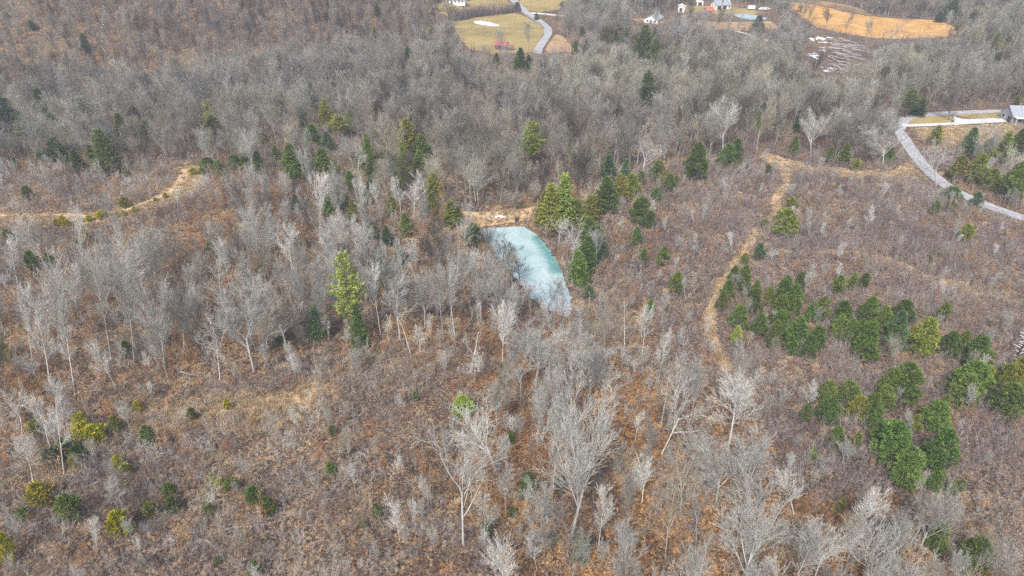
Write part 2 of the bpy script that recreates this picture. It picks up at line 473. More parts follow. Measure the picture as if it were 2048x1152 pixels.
def drape_poly(name, pts, mat, off=.05, step=2.5, zfix=None, label=None, cat=None, wob=0, kind="structure", attr=None):
    """a sheet lying on the ground inside an outline"""
    P = [at(*p, **({'zfix': zfix} if zfix is not None else {}))[:2] for p in pts]
    rng = np.random.default_rng(len(pts) * 7 + int(abs(P[0][0]) * 10))
    out = []
    for (x1, y1), (x2, y2) in zip(P, P[1:] + P[:1]):
        L = math.hypot(x2 - x1, y2 - y1); n = max(1, int(L / max(.8, step * .5)))
        for i in range(n):
            t = i / n
            w = wob * rng.normal(0, 1) if i else 0
            nx, ny = -(y2 - y1) / L, (x2 - x1) / L
            out.append((x1 + (x2 - x1) * t + nx * w, y1 + (y2 - y1) * t + ny * w))
    pa = np.array(out)
    x0, y0 = pa.min(0); x1, y1 = pa.max(0)
    gx, gy = np.meshgrid(np.arange(x0, x1, step), np.arange(y0, y1, step))
    gx = gx.ravel() + rng.uniform(-.2, .2, gx.size) * step; gy = gy.ravel() + rng.uniform(-.2, .2, gy.size) * step
    ins = inpoly(gx, gy, out)
    pts2 = [Vector(p) for p in out] + [Vector(p) for p in zip(gx[ins], gy[ins])]
    n = len(out)
    r = delaunay_2d_cdt(pts2, [(i, (i + 1) % n) for i in range(n)], [], 1, 1e-4)
    vx = np.array([[v.x, v.y] for v in r[0]])
    z = np.full(len(vx), zfix) if zfix is not None else terrain(vx[:, 0], vx[:, 1]) + off
    V = np.column_stack([vx, z])
    Ft = np.array([f for f in r[2] if len(f) == 3])
    a, b_, c = V[Ft[:, 0]], V[Ft[:, 1]], V[Ft[:, 2]]
    fl = np.cross(b_ - a, c - a)[:, 2] < 0
    Ft[fl] = Ft[fl][:, ::-1]
    me = mesh_np(name, V, Ft, mat, True)
    if attr is not None:
        at_ = me.attributes.new(attr[0], 'FLOAT', 'POINT'); at_.data.foreach_set("value", attr[1](V).astype(np.float32))
    o = link(name, me)
    tag(o, label, cat, kind=kind)
    return o

def drape_path(name, pts, width, mat, off=.06, label=None, cat=None, rough=0, kind="structure", flare=None, seed=3, world=None, smooth=9):
    P = np.array(world if world is not None else gpath(pts), float)
    # smooth + resample
    d = np.concatenate([[0], np.cumsum(np.hypot(*np.diff(P, axis=0).T))])
    n = max(6, int(d[-1] / 1.5)); t = np.linspace(0, d[-1], n)
    x = np.interp(t, d, P[:, 0]); y = np.interp(t, d, P[:, 1])
    k = max(1, min(smooth, n // 6)); ker = np.ones(2 * k + 1) / (2 * k + 1)
    pad = lambda q: np.concatenate([2 * q[0] - q[k:0:-1], q, 2 * q[-1] - q[-2:-k - 2:-1]])
    x = np.convolve(pad(x), ker, 'valid'); y = np.convolve(pad(y), ker, 'valid')
    tx, ty = np.gradient(x), np.gradient(y); L = np.hypot(tx, ty); nx, ny = -ty / L, tx / L
    w1 = np.full(n, width / 2); w2 = w1.copy()
    if rough:
        w1 = w1 * (1 + rough * 2 * (vnoise(t, t * 0, 3.1, seed) - .5) + rough * (vnoise(t, t * 0, 11, seed) - .5))
        w2 = w2 * (1 + rough * 2 * (vnoise(t, t * 0, 3.7, seed + 5) - .5) + rough * (vnoise(t, t * 0, 13, seed + 6) - .5))
    if flare is not None:
        w1 *= flare(t / d[-1]); w2 *= flare(t / d[-1])
    m = 7
    V = []
    for j in range(m):
        s = j / (m - 1)
        o_ = -w1 * (1 - s) + w2 * s
        X, Y = x + nx * o_, y + ny * o_
        V.append(np.stack([X, Y, terrain(X, Y) + off], 1))
    V = np.stack(V, 1).reshape(-1, 3)
    i = (np.arange(n - 1)[:, None] * m + np.arange(m - 1)[None]).ravel()
    Fq = np.stack([i, i + m, i + m + 1, i + 1], 1)
    a, b_, c = V[Fq[0, 0]], V[Fq[0, 1]], V[Fq[0, 2]]
    if np.cross(b_ - a, c - a)[2] < 0: Fq = Fq[:, ::-1]
    o = link(name, mesh_np(name, V, Fq, mat, True))
    tag(o, label, cat, kind=kind)
    return o

# fields, lanes, trails
drape_poly("grass_field", FIELD_MAIN, M_OLIVE, .05, 4, label="olive pasture around the small white farm pond", cat="field", wob=.3)
drape_poly("grass_field", FIELD_UP_L, M_OLIVE, .05, 5, label="olive pasture beyond the dark hedgerow at the top", cat="field", wob=.4)
drape_poly("grass_field", FIELD_UP_R, M_OLIVE, .05, 5, label="olive pasture right of the far road at the top edge", cat="field", wob=.4)
drape_poly("grass_field", FIELD_TRI, M_BUFF, .05, 4, label="small buff triangle of grass right of the far road bend", cat="field", wob=.3)
drape_poly("grass_field", FIELD_OR, M_ORANGE, .05, 5, label="long orange field at the upper right", cat="field", wob=.6)
drape_poly("grass_field", FIELD_STRIP, M_BUFF, .05, 5, label="pale buff strip above the orange field", cat="field", wob=.6)
drape_poly("lawn", LAWN_A, M_BUFF, .05, 4, label="buff lawn in front of the white gabled house", cat="lawn", wob=.3)
drape_poly("lawn", LAWN_B, M_OLIVE, .05, 5, label="lawn among the small buildings at the top", cat="lawn", wob=.3)
drape_poly("lawn", LAWN_C, M_BUFF, .05, 5, label="buff lawn below the grey farm pond", cat="lawn", wob=.3)
drape_poly("lawn", LAWN_R1, M_OLIVE, .05, 2, label="olive lawn left of the grey house at the right edge", cat="lawn", wob=.2)
drape_poly("lawn", LAWN_R2, M_BUFF, .05, 2, label="buff bank below the white driveway at the right", cat="lawn", wob=.2)
drape_poly("trail", CLEARING, M_TRAIL, .06, 1.6, label="tan grassy clearing at the edge of the right woods", cat="clearing", wob=.35)
drape_poly("trail", VERGE, M_TRAIL, .07, 1.6, label="tan grass track joining the clearing to the paved road", cat="track", wob=.35)
drape_path("trail", TRAIL_R, 1.45, M_TRAIL, .09, "tan path winding down right of the frozen pond", "trail", rough=.7, flare=lambda t: 1.25 - .5 * t, smooth=2)
drape_path("trail", TRAIL_L, 4.6, M_TRAIL, .09, "tan path curving across the left of the photo", "trail", rough=.6, seed=9)
drape_path("trail", TRAIL_B, 2.0, M_TRAIL, .09, "tan grassy strip at the lower left", "trail", rough=.9, seed=12)
drape_path("road", ROAD, 4.0, M_ASPHALT, .12, "pale grey paved road coming down at the right", "road", rough=.07)
drape_path("road", ROAD_BACK, 3.4, M_ASPHALT, .11, "narrow grey road behind the bank at the right", "road")
drape_path("driveway", DRIVE, 2.2, M_GRAVEL, .14, "white gravel driveway to the grey house", "driveway", flare=lambda t: 1 + .5 * t)
drape_poly("driveway", APRON, M_GRAVEL, .155, 1.5, label="white gravel turning area beside the grey house", cat="driveway", wob=.25)
drape_path("road", ROAD_FAR, 4.6, M_ASPHALT, .14, "grey country road winding past the olive pasture", "road", flare=lambda t: 1.15 - .3 * t)
drape_path("road", LANE_FAR, 3.2, M_GRAVEL, .12, "pale lane branching right from the far road", "lane")
drape_path("driveway", LANE_MID, 3.0, M_GRAVEL, .12, "pale drive leading to the blue roofed house", "driveway")
drape_path("dam_path", DAM, 4.0, M_TRAIL, .08, "tan grassy track along the pond dam", "track", rough=.3)
_dm = gpath([(975, 438), (1010, 433.5), (1036, 430.5)])
drape_path("snow_strip", None, .6, M_SNOW, .16, "thin white snow line in the track on the pond dam", "snow", rough=.35, world=_dm)
_dm2 = gpath([(985, 435.5), (1012, 431.5), (1030, 429.5)])
drape_path("snow_strip", None, .45, M_SNOW, .12, "thinner white snow line just above the first on the dam", "snow", rough=.4, seed=8, world=_dm2)

_pr = np.array([at(*p, zfix=POND_Z)[:2] for p in POND[7:18]])
def _clear(V):
    d = distpath(V[:, 0], V[:, 1], [tuple(p) for p in np.array([at(*p, zfix=POND_Z)[:2] for p in [(1078, 476), (1090, 492), (1100, 510), (1112, 530), (1116, 540)]])])
    return np.exp(-(d / 3.6) ** 2) * .85
drape_poly("pond_ice", POND, M_ICE, 0, 1.2, zfix=POND_Z, label="frozen turquoise pond in the middle of the woods", cat="pond", wob=.30, attr=("clear", _clear))
_sn = [at(*p, zfix=POND_Z)[:2] for p in POND[0:5]]
drape_path("snow_strip", None, .7, M_SNOW, .1, "white snow along the top left shore of the pond", "snow", rough=.8, seed=4,
           world=[(x, y + .3) for x, y in _sn])
# pull that strip down to the ice level (it lies on the ice, not on the bank)
bpy.data.objects["snow_strip.002"].data.vertices.foreach_set("co", np.array(
    [(v.co.x, v.co.y, POND_Z + .03) for v in bpy.data.objects["snow_strip.002"].data.vertices], np.float32).ravel())
drape_poly("pond_ice", FARM_POND, M_SNOW, .12, 2, label="small white frozen farm pond in the olive pasture", cat="pond", wob=.1)
drape_poly("pond_ice", POND_GREY, simple("grey_blue_ice", (.42, .50, .54), (.25, .33, .38), .3, .4), .12, 3, label="grey blue frozen pond below the small buildings", cat="pond", wob=.2)

# ------------------------------------------------------------------ plant geometry
def unit(v):
    return v / (np.linalg.norm(v, axis=-1, keepdims=True) + 1e-12)

def prisms(P0, P1, R0, R1, k):
    P0, P1 = np.asarray(P0, float), np.asarray(P1, float)
    R0, R1 = np.asarray(R0, float)[:, None, None], np.asarray(R1, float)[:, None, None]
    d = unit(P1 - P0)
    ref = np.where(np.abs(d[:, 0:1]) > .8, [[0., 1., 0.]], [[1., 0., 0.]])
    u = unit(np.cross(d, ref)); v = np.cross(d, u)
    a = np.arange(k) * 2 * math.pi / k
    ring = u[:, None] * np.cos(a)[None, :, None] + v[:, None] * np.sin(a)[None, :, None]
    V = np.concatenate([P0[:, None] + ring * R0, P1[:, None] + ring * R1], 1)     # n,2k,3
    base = (np.arange(len(P0)) * 2 * k)[:, None, None]
    j = np.arange(k)
    f = np.stack([j, (j + 1) % k, (j + 1) % k + k, j + k], 1)[None]
    return V.reshape(-1, 3), (base + f).reshape(-1, 4)

def ribbons(P0, P1, R0, R1, rng):
    P0, P1 = np.asarray(P0, float), np.asarray(P1, float)
    d = unit(P1 - P0)
    s = unit(np.cross(d, rng.normal(size=d.shape)))
    R0 = np.asarray(R0)[:, None]; R1 = np.asarray(R1)[:, None]
    V = np.stack([P0 - s * R0, P0 + s * R0, P1 + s * R1, P1 - s * R1], 1).reshape(-1, 3)
    f = (np.arange(len(P0)) * 4)[:, None] + np.arange(4)[None]
    return V, f

class Segs:
    def __init__(s): s.a = {}
    def add(s, lev, p0, p1, r0, r1): s.a.setdefault(lev, []).append((p0, p1, r0, r1))

def rot_off(rng, d, ang):
    """direction at angle ang from d with random azimuth"""
    r = rng.normal(size=3); u = r - d * np.dot(r, d); u /= np.linalg.norm(u) + 1e-9
    return d * math.cos(ang) + u * math.sin(ang)

def grow(rng, sg, sp, p, d, L, r, lev):
    n = sp['n'][lev]; wob = sp['wob'][lev]; up = sp['up'][lev]
    pts = [p]; ds = [d]; rs = [r]
    q = p; e = d; tip = r * sp['tip'][lev]
    for i in range(n):
        e = e + rng.normal(size=3) * wob + np.array([0, 0, up])
        e = e / np.linalg.norm(e)
        q2 = q + e * L / n
        r2 = r + (tip - r) * (i + 1) / n
        sg.add(lev, q, q2, rs[-1], r2)
        q = q2; pts.append(q); ds.append(e); rs.append(r2)
    if lev + 1 >= len(sp['n']): return
    m = sp['kids'][lev]
    for c in range(m):
        t = sp['t0'][lev] + (1 - sp['t0'][lev]) * ((c + rng.uniform(.1, .9)) / m)
        f = min(t * n, n - 1e-6); i = int(f); f -= i
        pp = pts[i] + (pts[i + 1] - pts[i]) * f
        rr = rs[i] + (rs[i + 1] - rs[i]) * f
        ang = R(rng.normal(sp['ang'][lev], sp['ang'][lev] * .22))
        dd = rot_off(rng, ds[i + 1], ang)
        if dd[2] < -.1 and lev < 2: dd[2] *= -.5
        dd = dd / np.linalg.norm(dd)
        prof = sp['prof'][lev](t)
        LL = L * sp['ratio'][lev] * prof * rng.uniform(.7, 1.2)
        grow(rng, sg, sp, pp, dd, LL, min(rr * .75, max(rr * sp['rr'][lev], .012)), lev + 1)

one = lambda t: 1.0
SPEC = {
 'slender': dict(H=20, r=.16, L=20, n=[12, 4, 3, 2], wob=[.025, .08, .10, .11], up=[.02, .13, .10, .06], tip=[.12, .35, .5, .6],
                 kids=[32, 10, 6], t0=[.45, .12, .1], ang=[36, 28, 28], ratio=[.21, .50, .55], rr=[.42, .55, .6],
                 prof=[lambda t: .55 + 1.0 * math.sin(min(1, (t - .42) / .58) * 2.7), lambda t: 1.2 - .7 * t, lambda t: 1.1 - .5 * t]),
 'fan': dict(H=20, r=.21, L=9, n=[5, 8, 4, 3, 2], wob=[.02, .05, .08, .10, .12], up=[.02, .05, .09, .07, .05], tip=[.8, .15, .4, .5, .6],
             kids=[8, 14, 8, 5], t0=[.55, .16, .12, .1], ang=[27, 30, 27, 27], ratio=[1.2, .38, .52, .52], rr=[.52, .45, .55, .6],
             prof=[lambda t: .85 + .25 * t, lambda t: 1.25 - .75 * t, lambda t: 1.15 - .5 * t, one]),
 'open': dict(H=19, r=.20, L=9, n=[6, 9, 5, 3, 2], wob=[.04, .14, .18, .17, .15], up=[.02, .035, .05, .05, .04], tip=[.8, .16, .35, .5, .6],
              kids=[6, 9, 6, 3], t0=[.5, .2, .12, .1], ang=[36, 40, 34, 32], ratio=[1.15, .42, .48, .5], rr=[.55, .5, .55, .6],
              prof=[lambda t: .85 + .3 * t, lambda t: 1.2 - .6 * t, one, one]),
 'mid': dict(H=18, r=.165, L=17.5, n=[10, 5, 4, 2], wob=[.035, .09, .11, .12], up=[.02, .09, .09, .06], tip=[.12, .3, .45, .6],
             kids=[26, 11, 7], t0=[.34, .12, .1], ang=[42, 30, 29], ratio=[.30, .48, .5], rr=[.5, .55, .6],
             prof=[lambda t: 1.3 - .75 * t, lambda t: 1.2 - .7 * t, one]),
 'snag': dict(H=14, r=.15, L=14, n=[10, 5, 3], wob=[.05, .2, .2], up=[.02, .0, .0], tip=[.25, .3, .5],
              kids=[13, 4], t0=[.25, .2], ang=[68, 45], ratio=[.14, .4], rr=[.4, .5], prof=[lambda t: 1.3 - .6 * t, one]),
}

def bare_tree(kind, seed):
    sp = SPEC[kind]
    rng = np.random.default_rng(seed)
    sg = Segs()
    grow(rng, sg, sp, np.zeros(3), np.array([rng.normal(0, .02), rng.normal(0, .02), 1.0]), sp['L'], sp['r'], 0)
    # root flare
    p0, p1, r0, r1 = sg.a[0][0]
    sg.a[0][0] = (p0 + np.array([0, 0, -.6]), p1, r0 * 1.45, r1)
    trunk, crown = ([], []), ([], [])
    last = len(sp['n']) - 1
    def put(tgt, V, Fc, val):
        off = sum(len(v) for v in tgt[0]); tgt[0].append(V); tgt[1].append(Fc + off)
    fork = kind in ('fan', 'open')
    vt, vc = [], []
    for lev, a in sg.a.items():
        P0, P1, R0, R1 = (np.array(q) for q in zip(*a))
        isT = lev == 0 or (lev == 1 and fork)
        if lev >= last and lev > 0 and not isT:
            V, Fc = ribbons(P0, P1, np.maximum(R0, .013), np.maximum(R1, .009), rng)
            put(crown, V, Fc, 0); vc.append(np.repeat(rng.uniform(.2, .8, len(P0)), 4))
        else:
            k = 6 if lev == 0 else (5 if isT else 3)
            V, Fc = prisms(P0, P1, np.maximum(R0, .024), np.maximum(R1, .016), k)
            if isT: put(trunk, V, Fc, 0); vt.append(np.repeat(rng.uniform(.4, .6, len(P0)), 2 * k))
            else: put(crown, V, Fc, 0); vc.append(np.repeat(rng.uniform(.3, .7, len(P0)), 2 * k))
    Vt, Vc = np.concatenate(trunk[0]), np.concatenate(crown[0])
    top = max(Vt[:, 2].max(), Vc[:, 2].max())
    wid = np.percentile(np.hypot(Vc[:, 0], Vc[:, 1]), 92) * 2
    mt = mesh_np("trunk", Vt, np.concatenate(trunk[1]), M_BARK, True, np.concatenate(vt))
    mc = mesh_np("crown", Vc, np.concatenate(crown[1]), M_TWIG, False, np.concatenate(vc))
    return dict(parts=[('trunk', mt), ('crown', mc)], h=top, w=wid, kind=kind)

BARE = [bare_tree(k, s) for k, s in (('slender', 1), ('slender', 2), ('slender', 3), ('fan', 4), ('fan', 5), ('fan', 6),
                                     ('open', 7), ('open', 8), ('mid', 9), ('mid', 10), ('mid', 14), ('snag', 11), ('snag', 12))]
BYKIND = {}
for i_, b_ in enumerate(BARE): BYKIND.setdefault(b_['kind'], []).append(i_)

def blades(C, D, L, W, rng, per):
    """fans of small triangular needle tufts: centres C, main directions D"""
    n = len(C)
    C = np.repeat(C, per, 0); D = np.repeat(D, per, 0)
    d = unit(D + rng.normal(size=D.shape) * .55)
    s = unit(np.cross(d, rng.normal(size=d.shape)))
    L = (np.repeat(L, per) * rng.uniform(.6, 1.25, n * per))[:, None]; W = (np.repeat(W, per) * rng.uniform(.7, 1.2, n * per))[:, None]
    a = C - s * W * .35; b = C + s * W * .35; m1 = C + d * L * .5 + s * W; m2 = C + d * L * .5 - s * W; t = C + d * L
    V = np.stack([a, b, m1, t, m2], 1).reshape(-1, 3)
    f = (np.arange(n * per) * 5)[:, None] + np.arange(5)[None]
    var = np.repeat(np.repeat(rng.uniform(0.1, .9, n), per) * .7 + rng.uniform(0, .3, n * per), 5)
    return V, f, var

def evergreen(kind, seed):
    rng = np.random.default_rng(seed)
    C, D, Ls, Ws = [], [], [], []
    TP = []                                    # trunk segments and boughs
    if kind in ('cone', 'tall', 'layer'):
        h = {'cone': 13., 'tall': 20., 'layer': 15.}[kind]; w = {'cone': 5.2, 'tall': 6.5, 'layer': 6.5}[kind]
        z0 = {'cone': .08, 'tall': .34, 'layer': .12}[kind] * h
        z = z0
        ang = rng.uniform(0, 6)
        lean = rng.normal(0, .015, 2)
        while z < h * .985:
            t = (z - z0) / (h - z0)
            if kind == 'tall': prof = (math.sin(min(1, t * 1.25 + .12) * 2.75) ** .7 if t < .8 else max(.12, 1.25 * (1 - t) * 2.2))
            else: prof = (1 - t) ** .8 * (1 if t > .12 else .75 + t * 2)
            nb = 7 if kind != 'tall' else 6
            for i in range(nb):
                if kind == 'tall' and rng.random() < .2: continue
                a = ang + i * 2 * math.pi / nb + rng.normal(0, .25)
                Lb = w / 2 * prof * rng.uniform(.65, 1.2) + .18
                dirv = np.array([math.cos(a), math.sin(a), .18 + .5 * t + rng.normal(0, .08)])
                base = np.array([lean[0] * z, lean[1] * z, z + rng.normal(0, .08)])
                tip = base + dirv * Lb; tip[2] -= Lb * Lb * .04
                TP.append((base, tip, .05 * (1 - t) + .02, .012))
                m = max(2, int(Lb / .30))
                for j in range(m):
                    s = (j + .6) / m
                    if s < .2 and Lb > 1.2: continue
                    c = base + (tip - base) * s
                    side = np.array([-dirv[1], dirv[0], 0])
                    spread = (1 - s) * Lb * .30 + .12
                    for sgn in (-1, 1):
                        C.append(c + side * sgn * rng.uniform(.0, 1) * spread)
                        D.append(np.array([dirv[0], dirv[1], .25]) + side * sgn * .7)
                        Ls.append(.48); Ws.append(.085)
            ang += .7
            z += {'cone': .40, 'tall': .62, 'layer': .62}[kind] * rng.uniform(.8, 1.2)
        tr = [(np.array([lean[0] * q, lean[1] * q, q]), np.array([lean[0] * q2, lean[1] * q2, q2]), .22 * (1 - q / h) + .03, .22 * (1 - q2 / h) + .03)
              for q, q2 in zip(np.linspace(-.5, h * .96, 9)[:-1], np.linspace(-.5, h * .96, 9)[1:])]
        per = 5
    elif kind == 'round':
        h, w = 9.0, 5.6
        tr = [(np.array([0, 0, q]), np.array([0, 0, q2]), .15 * (1 - q / h) + .03, .15 * (1 - q2 / h) + .03)
              for q, q2 in zip(np.linspace(-.4, 7.6, 7)[:-1], np.linspace(-.4, 7.6, 7)[1:])]
        lobes = []
        for i in range(34):
            t = (i + .5) / 34
            zc = 1.2 + t * 7.0
            rad = w / 2 * .80 * (1 - t) ** .62 * min(1, .62 + t * 2.2)
            a = i * 2.4 + rng.normal(0, .35)
            q_ = rng.uniform(.55, 1.18)
            lobes.append((np.array([math.cos(a) * rad * q_, math.sin(a) * rad * q_, zc + rng.normal(0, .25)]), rng.uniform(.40, .88)))
        lobes.append((np.array([.1, 0, 8.3]), .6))
        for c, rr in lobes:
            TP.append((np.array([0, 0, max(.5, c[2] - 1.6)]), c, .05, .02))
            m = int(70 * rr * rr) + 8
            d = unit(rng.normal(size=(m, 3)) + np.array([c[0] * .25, c[1] * .25, .35]))
            pos = c + d * rr * rng.uniform(.55, 1.0, (m, 1)) * np.array([1, 1, .9])
            C.extend(pos); D.extend(d + np.array([0, 0, .45])); Ls.extend([.50] * m); Ws.extend([.060] * m)
        per = 6
    else:                                       # bush: young cedar or pine
        h, w = 3.0, 2.2
        tr = [(np.array([0, 0, -.2]), np.array([0, 0, 1.3]), .06, .045), (np.array([0, 0, 1.3]), np.array([0, 0, 2.6]), .045, .02)]
        n = 340
        t = rng.uniform(0, 1, n) ** .8
        rad = w / 2 * np.sin(np.pi * np.clip(.16 + t * .82, 0, 1)) ** .8 * rng.uniform(.35, 1.05, n)
        a = rng.uniform(0, 2 * math.pi, n)
        lob = 1 + .25 * np.sin(a * 3 + t * 6 + seed)
        C = list(np.stack([np.cos(a) * rad * lob, np.sin(a) * rad * lob, .15 + t * 2.6], 1))
        D = list(np.stack([np.cos(a), np.sin(a), .8 + a * 0], 1)); Ls = [.34] * n; Ws = [.06] * n
        for i in range(14):
            b = i * 2.4; TP.append((np.array([0, 0, .2 + i * .14]), np.array([math.cos(b) * .7, math.sin(b) * .7, .5 + i * .16]), .02, .008))
        per = 6
    V, f, var = blades(np.array(C), np.array(D), np.array(Ls), np.array(Ws), rng, per)
    mc = mesh_np("crown", V, f, M_NEEDLE, False, var)
    P0, P1, R0, R1 = (np.array(q) for q in zip(*tr)); Vt, Ft = prisms(P0, P1, R0, R1, 7)
    P0, P1, R0, R1 = (np.array(q) for q in zip(*TP)); Vb, Fb = prisms(P0, P1, R0, R1, 3)
    V2 = np.concatenate([Vt, Vb])
    mt = mesh_np("trunk", V2, np.concatenate([Ft, Fb + len(Vt)]), M_BARK, True, np.full(len(V2), .5))
    wid = np.percentile(np.hypot(V[:, 0], V[:, 1]), 96) * 2
    return dict(parts=[('trunk', mt), ('crown', mc)], h=V[:, 2].max(), w=wid, kind=kind)

EVER = {k: [evergreen(k, 100 + 10 * j + n) for n in range(c)] for j, (k, c) in enumerate((('cone', 3), ('tall', 3), ('layer', 2), ('round', 4), ('bush', 3)))}

def shrub(seed, leafy=0, hmul=1.0, sparse=1.0):
    """a clump of thin upright stems with fine twigs, some holding last year's leaves"""
    rng = np.random.default_rng(seed)
    A, B, r0, r1, TW = [], [], [], [], []
    C, D = [], []
    ns = int(rng.integers(7, 11) * sparse)
    for i in range(max(2, ns)):
        p = np.array([rng.normal(0, .55), rng.normal(0, .55), -.1])
        d = unit(np.array([p[0] * .2 + rng.normal(0, .16), p[1] * .2 + rng.normal(0, .16), 1.0]))
        L = rng.uniform(1.6, 3.4) * hmul
        A.append(np.array([0, 0, -.2])); B.append(p + np.array([0, 0, .02])); r0.append(.03); r1.append(.024)
        q = p; e = d
        for k in range(4):
            e = unit(e + rng.normal(size=3) * .10 + np.array([0, 0, .05])); q2 = q + e * L / 4
            A.append(q); B.append(q2); r0.append(.024 * (1 - k / 5)); r1.append(.024 * (1 - (k + 1) / 5))
            for m in range(4 if k else 2):
                dd = unit(rot_off(rng, e, R(rng.uniform(25, 55)))); dd[2] = abs(dd[2]) + .2
                s = q + (q2 - q) * rng.random(); l2 = L * rng.uniform(.14, .32) * (1.15 - k * .15)
                t = s + unit(dd) * l2
                TW.append((s, t, .011, .006))
                for _ in range(2):
                    d3 = unit(rot_off(rng, unit(dd), R(rng.uniform(20, 45)))); s3 = s + (t - s) * rng.uniform(.3, .95)
                    t3 = s3 + d3 * l2 * .5
                    TW.append((s3, t3, .008, .005))
                    for _l in range(leafy):
                        C.append(s3 + (t3 - s3) * rng.random() + rng.normal(size=3) * .05); D.append(rng.normal(size=3) + np.array([0, 0, -.3]))
            q = q2
    V1, F1 = prisms(A, B, r0, r1, 3)
    P0, P1, a, b = (np.array(q) for q in zip(*TW)); V2, F2 = ribbons(P0, P1, a, b, rng)
    Vt = np.concatenate([V1, V2]); Ft = np.concatenate([F1, F2 + len(V1)])
    var = np.concatenate([np.repeat(rng.uniform(.3, .7, len(A)), 6), np.repeat(rng.uniform(.2, .8, len(P0)), 4)])
    ms = mesh_np("stems", Vt, Ft, M_TWIG, False, var)
    parts = [('stems', ms)]
    if leafy:
        V, f, v = blades(np.array(C), np.array(D), np.full(len(C), .15), np.full(len(C), .045), rng, 1)
        parts.append(('leaves', mesh_np("leaves", V, f, M_LEAF, False, v)))
    return dict(parts=parts, h=Vt[:, 2].max(), w=2.4)

SHRUB = [shrub(200 + i, 0, m, s) for i, (m, s) in enumerate(((.8, 1.1), (1.0, 1.0), (1.15, .9), (.6, 1.3), (1.4, .7)))]
LEAFY = [shrub(220 + i, l, m, .8) for i, (l, m) in enumerate(((1, .9), (2, .7), (2, 1.3), (1, 1.5)))]

def tuft(seed):
    rng = np.random.default_rng(seed)
    n = 90
    C = np.column_stack([rng.normal(0, .28, n), rng.normal(0, .28, n), np.zeros(n) - .02])
    V, f, v = blades(C, np.tile([0, 0, 1.2], (n, 1)) + C * .5, np.full(n, .50), np.full(n, .03), rng, 2)
    return dict(parts=[('blades', mesh_np("blades", V, f, M_GRASS, False, v))], h=.5, w=1.2)
TUFT = [tuft(300), tuft(301)]

def thing(name, proto, loc, rz, sxy, sz, tints, label, cat, group=None, tilt=(0, 0)):
    root = empty(name, loc, rz, (sxy, sxy, sz))
    root.rotation_euler = (tilt[0], tilt[1], rz)
    tag(root, label, cat, group)
    for (pn, me), t in zip(proto['parts'], tints):
        link(pn, me, root, t)
    return root

rng = np.random.default_rng(77)
rnd = random.Random(5)
ORD = ["leftmost", "second from left", "third from left", "fourth from left", "fifth from left", "sixth from left", "seventh from left", "eighth from left",
       "ninth from left", "tenth from left", "eleventh from left", "twelfth from left", "thirteenth from left", "fourteenth from left", "fifteenth from left",
       "sixteenth from left", "seventeenth from left", "eighteenth from left", "nineteenth from left", "twentieth from left"]

